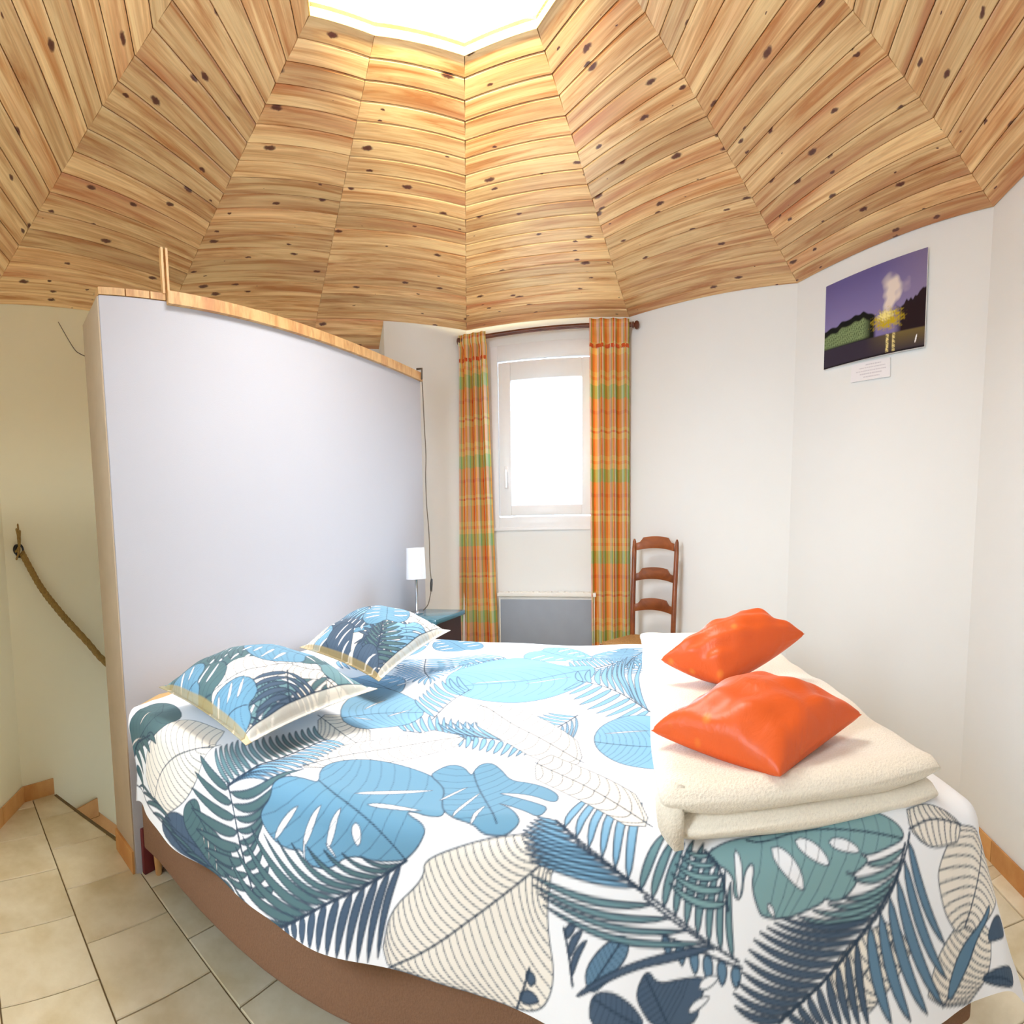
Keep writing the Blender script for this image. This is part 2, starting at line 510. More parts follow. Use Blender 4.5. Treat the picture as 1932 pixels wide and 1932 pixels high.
M['fleece'] = plush_mat('cream_fleece', (238, 227, 208))
M['silk'] = silk_mat('orange_silk', (214, 90, 36))
M['plaid'] = plaid_mat('madras_plaid')

# ------------------------------------------------------------------ room layout (metres)
ZT = 2.236                                     # top of the walls
ZR = 2.55                                      # rim of the skylight opening
VX = [(-2.535, 1.445), (-2.228, 2.683), (-1.377, 3.391), (-0.339, 3.986), (0.912, 3.697), (1.765, 2.708),
      (1.956, 1.364), (1.44, 0.25), (0.385, -0.38), (-0.843, -0.335), (-1.847, 0.38)]
CE = np.array([-0.151, 1.706])
TX = [(-0.62, 1.488), (-0.752, 1.918), (-0.536, 2.096), (-0.179, 2.269), (0.131, 2.172), (0.329, 1.858), (0.326, 1.54)]
for i in range(7, 11):
    d = np.array(VX[i]) - CE
    d = d / np.hypot(*d)
    TX.append(tuple(CE + d * 0.5))
N = 11


def wf(i):
    """frame of wall i: point(s, z, off) with s along the wall, off into the room"""
    A = np.array(VX[i]); Bp = np.array(VX[(i + 1) % N])
    d = (Bp - A) / np.hypot(*(Bp - A))
    n = np.array([d[1], -d[0]])
    if (CE - A) @ n < 0: n = -n
    def p(s, z, off=0.0):
        q = A + d * s + n * off
        return (q[0], q[1], z)
    return p, float(np.hypot(*(Bp - A))), d, n


WALLN = ['wall_left', 'wall_rear_left', 'wall_window_left', 'wall_window', 'wall_window_right', 'wall_right',
         'wall_right_front', 'wall_front_right', 'wall_front', 'wall_front_left', 'wall_left_front']
TH = 0.22
HOLES = {3: (0.20, 1.09, 1.07, 2.12), 9: (0.22, 0.98, 0.95, 2.0)}  # second opening is added, cut for the assumed window behind the camera
for i in range(N):
    p, Lw, d, n = wf(i)
    z0 = -1.5 if i in (0, 1, 2) else -0.02
    mb = MB()
    fr = lambda s, o, z: p(s, z, o)
    if i in HOLES:
        s0, s1, h0, h1 = HOLES[i]
        mb.box(-0.02, s0, -TH, 0, z0, ZT + .03, fr); mb.box(s1, Lw + 0.02, -TH, 0, z0, ZT + .03, fr)
        mb.box(s0, s1, -TH, 0, z0, h0, fr); mb.box(s0, s1, -TH, 0, h1, ZT + .03, fr)
    elif i == 2:
        # thick pier next to the window, thinner wall further left
        mb.box(0.51, Lw + 0.02, -TH, 0, z0, ZT + .01, fr)
        mb.box(-0.02, 0.51, -TH - .1, -0.16, z0, 2.142, fr)
    elif i == 1:
        mb.box(-0.02, Lw + 0.06, -TH - .1, -0.16, z0, 2.142, fr)
    else:
        mb.box(-0.02, Lw + 0.02, -TH, 0, z0, ZT + .03, fr)
    o = mb.build(WALLN[i], M['wall_alcove'] if i in (0, 1, 10) else M['wall'])
    tag(o, kind='structure')


# ceiling: eleven facets of tongue and groove pine planks
def seam(i, t):
    v = Vector((*VX[i % N], ZT)); w = Vector((*TX[i % N], ZR))
    return v.lerp(w, t)


deck_v, deck_f = [], []
for i in range(N):
    a, b_, c, d_ = seam(i, 0), seam(i + 1, 0), seam(i + 1, 1), seam(i, 1)
    up_ = Vector((0, 0, .022))
    k = len(deck_v)
    deck_v += [a + up_, b_ + up_, c + up_, d_ + up_]
    up_ = Vector((0, 0, .034))
    deck_v += [a + up_, b_ + up_, c + up_, d_ + up_]
    deck_f += [(k, k + 1, k + 2, k + 3), (k + 7, k + 6, k + 5, k + 4), (k, k + 4, k + 5, k + 1), (k + 3, k + 2, k + 6, k + 7)]
ceiling = mesh_obj('ceiling', deck_v, deck_f, M['deck'])
tag(ceiling, kind='structure')


def plank(a, b_, c, d_, parent, mat=None, th=0.016, gap=0.0014, ch=0.0036, name='plank'):
    """a-b lower edge, d-c upper edge (all 3d); visible face looks to the room"""
    a, b_, c, d_ = map(Vector, (a, b_, c, d_))
    o = (a + b_ + c + d_) / 4
    x = ((b_ + c) / 2 - (a + d_) / 2).normalized()
    y = ((c + d_) / 2 - (a + b_) / 2)
    y = (y - x * y.dot(x)).normalized()
    z = x.cross(y)
    if z.z < 0: z = -z
    R = Matrix((x, y, z)).transposed()
    Rt = R.transposed()
    q = [Rt @ (k - o) for k in (a, b_, c, d_)]
    # shrink for the joint
    cx = [(-1, -1), (1, -1), (1, 1), (-1, 1)]
    out = [Vector((k.x - s[0] * 0.0008, k.y - s[1] * gap, k.z)) for k, s in zip(q, cx)]
    inn = [Vector((k.x - s[0] * 0.0008, k.y - s[1] * (gap + ch), k.z)) for k, s in zip(q, cx)]
    vs = [k + Vector((0, 0, 0)) for k in inn] + [k + Vector((0, 0, ch)) for k in out] + [k + Vector((0, 0, th)) for k in out]
    fs = [(0, 1, 2, 3)]
    fs += [(i, 4 + i, 4 + (i + 1) % 4, (i + 1) % 4) for i in range(4)]
    fs += [(4 + i, 8 + i, 8 + (i + 1) % 4, 4 + (i + 1) % 4) for i in range(4)]
    ob = mesh_obj(name, vs, fs, mat or M['plank'], parent)
    ob.matrix_world = Matrix.Translation(o) @ R.to_4x4()
    return ob


NP = 20
for i in range(N):
    ts = [k / NP for k in range(NP + 1)]
    for k in range(NP):
        plank(seam(i, ts[k]), seam(i + 1, ts[k]), seam(i + 1, ts[k + 1]), seam(i, ts[k + 1]), ceiling)
# lower planks that run on over the recessed wall
p1, L1, _, _ = wf(1)
p2, L2, _, _ = wf(2)
for k in range(2):
    f0, f1 = k / 2, (k + 1) / 2
    zz = lambda f: ZT - 0.108 * f
    oo = lambda f: -0.17 * f
    plank(p1(-0.03, zz(f1), oo(f1)), p1(L1 + .06 * f1, zz(f1), oo(f1)), p1(L1 + .06 * f0, zz(f0), oo(f0)), p1(-.03, zz(f0), oo(f0)), ceiling)
    plank(p2(-.06 * f1, zz(f1), oo(f1)), p2(0.51, zz(f1), oo(f1)), p2(0.51, zz(f0), oo(f0)), p2(-.06 * f0, zz(f0), oo(f0)), ceiling)

# skylight: pine upstand ring and a clear dome
ring = MB()
RT = [np.array(t) for t in TX]
for i in range(N):
    a, b_ = RT[i], RT[(i + 1) % N]
    oa, ob_ = CE + (a - CE) * 1.09, CE + (b_ - CE) * 1.09
    z0, z1 = ZR - .004, ZR + 0.036
    ring.add([(*a, z0), (*b_, z0), (*b_, z1), (*a, z1), (*oa, z0 + .03), (*ob_, z0 + .03), (*ob_, z1), (*oa, z1)],
             [(0, 1, 2, 3), (3, 2, 6, 7), (4, 7, 6, 5), (0, 4, 5, 1)])
skyl = ring.build('window_2', M['pine_gold']); tag(skyl, kind='structure')
dm = MB()
vs, fs = [], []
for k, f in enumerate((1.06, 0.85, 0.55, 0.0)):
    for i in range(N):
        q = CE + (RT[i] - CE) * f
        vs.append((*q, ZR + 0.038 + 0.16 * (1 - (f / 1.06) ** 2)))
for k in range(3):
    for i in range(N):
        j = (i + 1) % N
        fs.append((k * N + i, k * N + j, (k + 1) * N + j, (k + 1) * N + i))
pane = mesh_obj('pane', vs, fs, M['dome'], skyl, True)

# ------------------------------------------------------------------ floor: 33 cm tiles in half bond
def clip(poly, pt, nrm):
    out = []
    for k in range(len(poly)):
        A, Bq = poly[k], poly[(k + 1) % len(poly)]
        da, db = (A - pt) @ nrm, (Bq - pt) @ nrm
        if da >= 0: out.append(A)
        if (da >= 0) != (db >= 0): out.append(A + (Bq - A) * (da / (da - db)))
    return out


PA, PB = np.array([-1.503, 1.395]), np.array([-0.62, 3.405])     # front face line of the partition
PD = (PB - PA) / np.hypot(*(PB - PA)); PN = np.array([PD[1], -PD[0]])   # towards the bed
E0, E1 = np.array([-2.45, 1.634]), np.array([-1.72, 1.522])       # edge of the stairwell
ED = (E1 - E0) / np.hypot(*(E1 - E0)); EN = np.array([ED[1], -ED[0]])   # towards the camera
if EN[1] > 0: EN = -EN
fl = MB()
room = [np.array(v) for v in VX]


def room_clip(poly):
    for i in range(N):
        A = room[i]; d = room[(i + 1) % N] - A
        nn = np.array([d[1], -d[0]])
        if (CE - A) @ nn < 0: nn = -nn
        poly = clip(poly, A, nn)
        if len(poly) < 3: return []
    return poly


def regions(poly):
    """floor left after the stairwell is cut away"""
    r = []
    a = clip(poly, E0, EN)
    if len(a) >= 3: r.append(a)
    b_ = clip(poly, E0, -EN)
    if len(b_) >= 3:
        b_ = clip(b_, PA - PN * 0.10, PN)
        if len(b_) >= 3: r.append(b_)
    return r


big = [np.array(q, float) for q in [(-4, -2), (4, -2), (4, 6), (-4, 6)]]
for rg in regions(room_clip(big)):
    fl.prism([tuple(q) for q in rg], lambda a, b_: (a, b_, -0.006), lambda a, b_: (a, b_, -0.20))
floor = fl.build('floor', M['grout']); tag(floor, kind='structure')

GX, GY, GA, TS = -2.276, 1.396, -1.157, 0.33
gi = np.array([-math.sin(GA), -math.cos(GA)])      # along the long joints
gj = np.array([math.cos(GA), -math.sin(GA)])
J = 0.0028
for j in range(-12, 13):
    for i in range(-16, 20):
        sh = 0.5 if j % 2 else 0.0
        c0 = np.array([GX, GY]) + gi * TS * (i + sh) + gj * TS * j
        cen = c0 + gi * TS / 2 + gj * TS / 2
        if np.hypot(*(cen - CE)) > 2.7: continue
        q = [c0 + gi * J + gj * J, c0 + gi * (TS - J) + gj * J, c0 + gi * (TS - J) + gj * (TS - J), c0 + gi * J + gj * (TS - J)]
        q = room_clip(q)
        if len(q) < 3: continue
        for rg in regions(q):
            ar = 0.5 * abs(sum(rg[k][0] * rg[(k + 1) % len(rg)][1] - rg[(k + 1) % len(rg)][0] * rg[k][1] for k in range(len(rg))))
            if ar < 0.002: continue
            cc = sum(rg) / len(rg)
            loc = [r_ - cc for r_ in rg]
            m_ = len(loc)
            ins = [v * (1 - 0.003 / max(0.02, np.hypot(*v))) for v in loc]
            dz = rng.uniform(-0.0006, 0.0006)
            vs = [(v[0], v[1], -0.012) for v in loc] + [(v[0], v[1], -0.0025 + dz) for v in loc] + [(v[0], v[1], dz) for v in ins]
            fs = [tuple(range(2 * m_, 3 * m_))]
            for a in (0, m_):
                fs += [(a + k, a + (k + 1) % m_, a + m_ + (k + 1) % m_, a + m_ + k) for k in range(m_)]
            me_ = mesh_obj('tile', vs, fs, M['tile'], floor)
            bm = bmesh.new(); bm.from_mesh(me_.data); bmesh.ops.recalc_face_normals(bm, faces=bm.faces); bm.to_mesh(me_.data); bm.free()
            me_.location = (cc[0], cc[1], 0)

# ochre plinth tiles along the walls
for i in range(N):
    if i in (1, 2): continue
    p, Lw, d, n = wf(i)
    end = 0.205 if i == 0 else Lw
    bb = None
    s = 0.0; first = None
    nm = 'baseboard_' + WALLN[i][5:]
    root = MB().box(0.001, end - 0.001, 0.0, 0.004, 0, 0.066, lambda a, o_, z: p(a, z, o_)).build(nm, M['grout'])
    tag(root, kind='structure')
    while s < end - 0.01:
        e = min(end, s + 0.33)
        MB().box(s + 0.0015, e - 0.0015, 0.003, 0.012, 0, 0.072, lambda a, o_, z: p(a, z, o_)).build('plinth_tile', M['plinth'], root)
        s = e
# plinths stepping down with the stairs
p0, L0, d0, n0 = wf(0)
root = MB().box(0.30, 0.80, 0.0, 0.004, -0.55, -0.30, lambda a, o_, z: p0(a, z, o_)).build('baseboard_stairs', M['grout'])
tag(root, kind='structure')
for poly in ([(0.318, -0.112), (0.498, -0.088), (0.500, -0.175), (0.318, -0.175)],
             [(0.36, -0.178), (0.504, -0.178), (0.504, -0.160), (0.66, -0.285), (0.66, -0.50), (0.36, -0.50)]):
    MB().prism(poly, lambda a, b_: p0(a, b_, 0.003), lambda a, b_: p0(a, b_, 0.013)).build('plinth_tile', M['plinth'], root)
# stairs going down behind the partition
st = empty('staircase', (-2.0, 2.0, 0)); tag(st, 'tiled winding stairs going down behind the white partition', 'stairs')
hub = np.array([-1.62, 1.80])
angs = [193, 176, 158, 140, 122, 104]
def step_pt(ang, r): return hub + r * np.array([math.cos(math.radians(ang)), math.sin(math.radians(ang))])
for k in range(5):
    z = -0.18 * (k + 1)
    a0, a1 = angs[k], angs[k + 1]
    poly = [step_pt(a0, 0.10), step_pt(a0, 0.80), step_pt((a0 + a1) / 2, 0.80), step_pt(a1, 0.80), step_pt(a1, 0.10)]
    poly = [tuple(q - np.array([-2.0, 2.0])) for q in poly]
    MB().prism(poly, lambda a, b_: (a, b_, z), lambda a, b_: (a, b_, z - 0.15)).build('step', M['tile'], st)
# dark nosing along the stair edge
MB().box(0, float(np.hypot(*(E1 - E0))), -0.004, 0.012, -0.02, 0.004,
         lambda a, b_, z: (E0[0] + ED[0] * a + EN[0] * b_, E0[1] + ED[1] * a + EN[1] * b_, z)).build('nosing', M['grout'], floor)

# ------------------------------------------------------------------ partition behind the bed head
PT = 0.235; PZ = 1.838
PLn = float(np.hypot(*(PB - PA)))
def pf(a, o, z):
    """a along, o out of the face towards the bed"""
    q = PA + PD * a + PN * o
    return (q[0], q[1], z)
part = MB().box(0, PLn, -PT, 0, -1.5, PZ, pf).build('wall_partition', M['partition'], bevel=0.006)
tag(part, kind='structure')
MB().box(-0.006, 0.0, -PT + .004, -0.004, 0.0, PZ - 0.004, pf).build('end_board', M['partition_edge'], part)
MB().box(-0.016, -0.006, -PT + .004, -0.004, 0.0, 0.075, pf).build('plinth_tile', M['plinth'], part)
MB().box(0.315, PLn + 0.004, -0.05, 0.018, PZ - 0.014, PZ + 0.026, pf).build('batten', M['pine'], part)
for a0, a1 in ((0.0, 0.118), (0.124, 0.232), (0.238, 0.31)):
    MB().box(a0, a1, -0.05, 0.002, PZ, PZ + 0.022, pf).build('wood_block', M['pine'], part)
for a0, h in ((0.297, 0.165), (0.320, 0.165)):
    MB().box(a0, a0 + 0.011, -0.012, 0.006, PZ + 0.02, PZ + h, pf).build('upright_slat', M['pine'], part)
MB().tube([pf(PLn - .012, 0.0, PZ - .01), pf(PLn - .012, 0.022, PZ - .005), pf(PLn - .012, 0.024, PZ + .045), pf(PLn - .012, -.02, PZ + .05)], 0.006, 8).build('cable_clip', M['cord'], part)

# ------------------------------------------------------------------ printed cloth: leaves painted on a canvas of points
PALW = dict(W=(236, 236, 238), C=(234, 226, 214), T=(104, 148, 174), B=(126, 172, 202), G=(108, 142, 148), A=(126, 160, 162),
            D=(80, 108, 112), N=(74, 92, 112), S=(96, 128, 152), line=(46, 62, 80), lline=(92, 92, 98))
PAL = {k: np.array(lin(v)) for k, v in PALW.items()}


def chaikin(p, n=2, closed=True):
    p = np.asarray(p, float)
    for _ in range(n):
        q = np.roll(p, -1, 0) if closed else p[1:]
        b0 = p if closed else p[:-1]
        a = 0.75 * b0 + 0.25 * q; c = 0.25 * b0 + 0.75 * q
        r = np.empty((len(a) * 2, 2)); r[0::2] = a; r[1::2] = c
        if not closed: r = np.vstack([p[:1], r, p[-1:]])
        p = r
    return p


def along(pts, f):
    pts = np.asarray(pts, float)
    if len(pts) == 1: return pts[0]
    seg = np.hypot(*(np.diff(pts, axis=0).T)); cum = np.concatenate([[0], np.cumsum(seg)])
    t = np.clip(f, 0, 1) * cum[-1]
    k = int(min(np.searchsorted(cum, t, side='right') - 1, len(seg) - 1))
    return pts[k] + (pts[k + 1] - pts[k]) * ((t - cum[k]) / max(seg[k], 1e-9))


class Canvas:
    def __init__(self, a0, a1, b0, b1, step, base='W'):
        self.ga = np.arange(a0, a1 + step * .5, step); self.gb = np.arange(b0, b1 + step * .5, step)
        self.s, self.a0, self.b0 = step, a0, b0
        self.img = np.empty((len(self.gb), len(self.ga), 3), np.float32); self.img[:] = PAL[base]
        self.mask = None

    def win(self, lo, hi):
        i0 = max(0, int((lo[0] - self.a0) / self.s) - 1); i1 = min(len(self.ga), int((hi[0] - self.a0) / self.s) + 3)
        j0 = max(0, int((lo[1] - self.b0) / self.s) - 1); j1 = min(len(self.gb), int((hi[1] - self.b0) / self.s) + 3)
        return i0, i1, j0, j1

    def put(self, i0, i1, j0, j1, cov, col):
        t = self.img[j0:j1, i0:i1]
        t += (col - t) * cov[..., None]

    def poly(self, pts, col, lw=0.0034, lc='line', keep=False):
        pts = np.asarray(pts, float)
        lo, hi = pts.min(0) - lw - self.s, pts.max(0) + lw + self.s
        i0, i1, j0, j1 = self.win(lo, hi)
        if i1 <= i0 or j1 <= j0: return
        X, Y = np.meshgrid(self.ga[i0:i1], self.gb[j0:j1])
        X = X.astype(np.float32); Y = Y.astype(np.float32)
        ins = np.zeros(X.shape, bool); d2 = np.full(X.shape, 1e9, np.float32)
        n = len(pts)
        for k in range(n):
            x0, y0 = pts[k]; x1, y1 = pts[(k + 1) % n]
            dx, dy = x1 - x0, y1 - y0
            if y0 != y1:
                c = (Y < max(y0, y1)) & (Y >= min(y0, y1))
                c &= X < x0 + (Y - y0) * (dx / dy)
                ins ^= c
            l2 = dx * dx + dy * dy
            if l2 < 1e-12: continue
            t = np.clip(((X - x0) * dx + (Y - y0) * dy) / l2, 0, 1)
            e = (X - x0 - t * dx) ** 2 + (Y - y0 - t * dy) ** 2
            np.minimum(d2, e, out=d2)
        d = np.sqrt(d2); sd = np.where(ins, -d, d)
        cov = np.clip(0.5 - sd / self.s, 0, 1)
        if col is not None: self.put(i0, i1, j0, j1, cov, PAL[col])
        if lw: self.put(i0, i1, j0, j1, np.clip(0.5 - (d - lw / 2) / self.s, 0, 1) * .9, PAL[lc])
        if keep: self.mask = (i0, i1, j0, j1, cov)

    def line(self, pts, w=0.002, lc='line', clipm=False, op=.85):
        pts = np.asarray(pts, float)
        for k in range(len(pts) - 1):
            p, q = pts[k], pts[k + 1]
            lo, hi = np.minimum(p, q) - w - self.s, np.maximum(p, q) + w + self.s
            i0, i1, j0, j1 = self.win(lo, hi)
            if clipm and self.mask:
                m = self.mask
                i0, i1, j0, j1 = max(i0, m[0]), min(i1, m[1]), max(j0, m[2]), min(j1, m[3])
            if i1 <= i0 or j1 <= j0: continue
            X, Y = np.meshgrid(self.ga[i0:i1], self.gb[j0:j1])
            dx, dy = q - p; l2 = dx * dx + dy * dy + 1e-12
            t = np.clip(((X - p[0]) * dx + (Y - p[1]) * dy) / l2, 0, 1)
            d = np.hypot(X - p[0] - t * dx, Y - p[1] - t * dy)
            cov = np.clip(0.5 - (d - w / 2) / self.s, 0, 1) * op
            if clipm and self.mask:
                m = self.mask; cov = cov * m[4][j0 - m[2]:j1 - m[2], i0 - m[0]:i1 - m[0]]
            self.put(i0, i1, j0, j1, cov, PAL[lc])

    def leaflet(self, a, b_, w, bend, col, lw=0.0032):
        a, b_ = np.asarray(a, float), np.asarray(b_, float)
        L_ = np.hypot(*(b_ - a))
        if L_ < 0.01: return
        n = np.array([-(b_ - a)[1], (b_ - a)[0]]) / L_
        mid = (a + b_) / 2 + n * bend * L_
        t = np.linspace(0, 1, 11)[:, None]
        c = (1 - t) ** 2 * a + 2 * t * (1 - t) * mid + t * t * b_
        tg = 2 * (1 - t) * (mid - a) + 2 * t * (b_ - mid); tg /= np.hypot(tg[:, 0], tg[:, 1])[:, None] + 1e-9
        nn = np.stack([-tg[:, 1], tg[:, 0]], 1)
        hw = (w / 2) * np.sin(np.pi * np.clip(t, 0, 1) ** .8) ** .6
        self.poly(np.vstack([c + nn * hw, (c - nn * hw)[::-1][1:-1]]), col, lw)

    def frond(self, spine, tips, n, w, bend, col):
        n = int(round(n * 1.08))
        P_ = [along(spine, (k + .5) / n) for k in range(n)]; Q_ = [along(tips, (k + .5) / n) for k in range(n)]
        for k in range(n):
            k2 = k + 1 if k < n - 1 else k - 1
            mid = (P_[k] * .55 + Q_[k] * .45) - (P_[k2] * .55 + Q_[k2] * .45)
            d_ = Q_[k] - P_[k]; L_ = np.hypot(*d_) + 1e-9
            gap = abs(mid[0] * d_[1] - mid[1] * d_[0]) / L_
            self.leaflet(P_[k], Q_[k], max(.007, min(w, gap * .68)), bend, col)
        self.line(chaikin(spine, 2, False), 0.0045)

    def ribs(self, rib, nv=9, reach=0.5):
        rib = chaikin(rib, 2, False)
        self.line(rib, 0.003, clipm=True)
        for k in range(1, nv):
            f = k / nv
            p = along(rib, f); q = along(rib, min(1, f + .04)) - along(rib, max(0, f - .04))
            q = q / (np.hypot(*q) + 1e-9); m = np.array([-q[1], q[0]])
            for s_ in (-1, 1):
                e = p + (m * s_ * .8 - q * .6) * reach
                c = p + (m * s_ * .9 - q * .1) * reach * .5
                t = np.linspace(0, 1, 6)[:, None]
                self.line((1 - t) ** 2 * p + 2 * t * (1 - t) * c + t * t * e, 0.0016, clipm=True, op=.55)

    def lleaf(self, spine, left, right, n, col='C'):
        n = int(n * .66) if n > 12 else n
        lw_ = .0024
        spine, left, right = [chaikin(q, 2, False) for q in (spine, left, right)]
        out = np.vstack([spine[:1], left, spine[-1:], right[::-1]])
        self.poly(chaikin(out, 1), col, 0.0026, 'line', keep=True)
        for k in range(n):
            f = (k + .5) / n
            p = along(spine, f)
            for edge in (left, right):
                e = along(edge, min(1, f * 1.0 + .02)); L_ = np.hypot(*(e - p))
                if L_ < .005: continue
                back = along(spine, max(0, f - .12)) - p
                c = (p + e) / 2 + back * .6
                t = np.linspace(0, 1, 8)[:, None]
                self.line((1 - t) ** 2 * p + 2 * t * (1 - t) * c + t * t * e, lw_, 'line', clipm=True, op=.8)
        self.line(spine, 0.0036)

    def monstera(self, base, ang, size, col, hc='W'):
        """heart shaped split leaf: base is the stalk end"""
        base = np.asarray(base, float); u_ = np.array([math.cos(ang), math.sin(ang)]); v_ = np.array([-u_[1], u_[0]])
        sh = [(0, 0), (-.12, .16), (-.05, .38), (.15, .50), (.40, .50), (.66, .38), (.88, .18), (1, 0)]
        pts = [base + (u_ * x + v_ * y) * size for x, y in sh] + [base + (u_ * x - v_ * y) * size for x, y in sh[::-1][1:-1]]
        self.poly(chaikin(pts, 2), col, keep=True)
        m = self.mask
        self.ribs([base, base + u_ * size * .5, base + u_ * size * .97], 9, size * .6)
        for x in (.15, .33, .52, .70):
            for s_ in (-1, 1):
                h = .46 if x < .5 else .34
                self.leaflet(base + (u_ * (x + .05) + v_ * s_ * .14) * size, base + (u_ * (x + .02 + .08 * x) + v_ * s_ * h) * size, size * .05, .06 * s_, hc, .002)


def rnd_print(cv, seed, cols='TDGBN', dens=1.0):
    """all-over leaf print used on the pillow cases and the far side of the duvet"""
    r = np.random.default_rng(seed)
    a0, a1, b0, b1 = cv.ga[0], cv.ga[-1], cv.gb[0], cv.gb[-1]
    n = int((a1 - a0) * (b1 - b0) / 0.020 * dens)
    for k in range(n):
        c = np.array([r.uniform(a0, a1), r.uniform(b0, b1)]); ang = r.uniform(0, 2 * PI); sz = r.uniform(.16, .26)
        u_ = np.array([math.cos(ang), math.sin(ang)]); v_ = np.array([-u_[1], u_[0]])
        ty = r.integers(0, 5); col = cols[r.integers(0, len(cols))]
        if ty <= 1: cv.monstera(c, ang, sz, col)
        elif ty <= 3:
            sp = [c, c + u_ * sz * .6 + v_ * .02, c + u_ * sz * 1.1 + v_ * .06]
            for s_ in (-1, 1):
                tp = [c + u_ * sz * .25 + v_ * s_ * sz * .55, c + u_ * sz * .8 + v_ * s_ * sz * .55, c + u_ * sz * 1.45 + v_ * (.06 + s_ * sz * .1)]
                cv.frond(sp, tp, 9, .022, .12 * s_, col)
        else:
            sp = [c, c + u_ * sz * .6, c + u_ * sz * 1.2 + v_ * .03]
            cv.lleaf(sp, [c + u_ * .02 + v_ * .03, c + u_ * sz * .5 + v_ * sz * .42, c + u_ * sz * 1.1 + v_ * .06],
                     [c + u_ * .02 - v_ * .03, c + u_ * sz * .5 - v_ * sz * .42, c + u_ * sz * 1.1 - v_ * .02], 14)


def set_print(me, cols):
    at = me.color_attributes.new('print', 'FLOAT_COLOR', 'POINT')
    c4 = np.ones((len(cols), 4), np.float32); c4[:, :3] = cols
    at.data.foreach_set('color', c4.ravel())


def grid_mesh(name, P3, cols, mat, parent=None, smooth=True):
    nb, na = P3.shape[:2]
    me = bpy.data.meshes.new(name)
    me.vertices.add(na * nb); me.vertices.foreach_set('co', P3.astype(np.float32).ravel())
    idx = np.arange(na * nb).reshape(nb, na)
    q = np.stack([idx[:-1, :-1], idx[:-1, 1:], idx[1:, 1:], idx[1:, :-1]], -1).reshape(-1, 4)
    me.loops.add(q.size); me.loops.foreach_set('vertex_index', q.ravel().astype(np.int32))
    me.polygons.add(len(q)); me.polygons.foreach_set('loop_start', (np.arange(len(q)) * 4).astype(np.int32))
    try: me.polygons.foreach_set('loop_total', np.full(len(q), 4, np.int32))
    except Exception: pass
    me.update(calc_edges=True)
    if smooth: me.polygons.foreach_set('use_smooth', np.ones(len(q), bool))
    if cols is not None: set_print(me, cols.reshape(-1, 3))
    me.materials.append(mat)
    o = bpy.data.objects.new(name, me)
    return link(o, parent)


# ------------------------------------------------------------------ bed
BL, BW, TOP = 2.07, 1.51, 0.60
BO = np.array([-1.145, 1.175]); BA = -0.245
BU = np.array([math.cos(BA), math.sin(BA)]); BV = np.array([-BU[1], BU[0]])


def bf(s, t, z):
    q = BO + BU * s + BV * t
    return (q[0], q[1], z)


def duvet_point(a, b_):
    da = np.maximum(0, a - BL); db = np.maximum(0, -b_); dc = np.maximum(0, b_ - BW)
    dn = np.where(db > 0, -db, dc)
    d = np.hypot(da, dn) + 1e-9
    nx, ny = da / d, dn / d
    cor = np.clip(2 * np.abs(nx * ny), 0, 1)
    r = .05
    th = np.minimum(d / r, PI / 2); rest = np.maximum(0, d - r * PI / 2)
    rest = rest * (1 + .36 * np.clip((a - 1.1) / .9, 0, 1) * (db > 0) * (1 - .75 * cor))
    fl_ = .09 + .36 * cor + .05 * np.sin(a * 9 + 1) * (1 - cor)
    out = r * np.sin(th) + rest * fl_
    dz = r * (1 - np.cos(th)) + rest * np.sqrt(np.maximum(0, 1 - fl_ ** 2))
    out = out + .5 * rest * (.10 * np.sin(a * 11 + b_ * 3) + .05 * np.sin(a * 23 + 2) + .06 * np.sin(b_ * 14))
    z = TOP - dz + .008 * np.sin(a * 4.1 + .5) * np.sin(b_ * 3.7 + 1) + .004 * np.sin(a * 11 + b_ * 7) + .003 * np.sin(b_ * 17 - a * 9)
    s = np.minimum(a, BL) + nx * out
    t = np.clip(b_, 0, BW) + ny * out
    nb_ = np.maximum(0, b_)
    t = t + (.045 * np.exp(-((s + .15) / .25) ** 2) - .04 * np.exp(-((s - .62) / .4) ** 2)) * np.exp(-nb_ / .35)
    q = np.clip((a - 1.05) / 1.0, 0, 1)
    t = t - .085 * q * q * (3 - 2 * q) * np.exp(-nb_ / .5)
    s = s + np.clip((.12 - b_) / .3, 0, 1) * np.exp(-np.maximum(0, a + .22) / .12) * .12
    s = np.maximum(s, -.395 + .182 * t)        # stays clear of the partition
    return np.stack([BO[0] + BU[0] * s + BV[0] * t, BO[1] + BU[1] * s + BV[1] * t, z + 0 * s], -1)


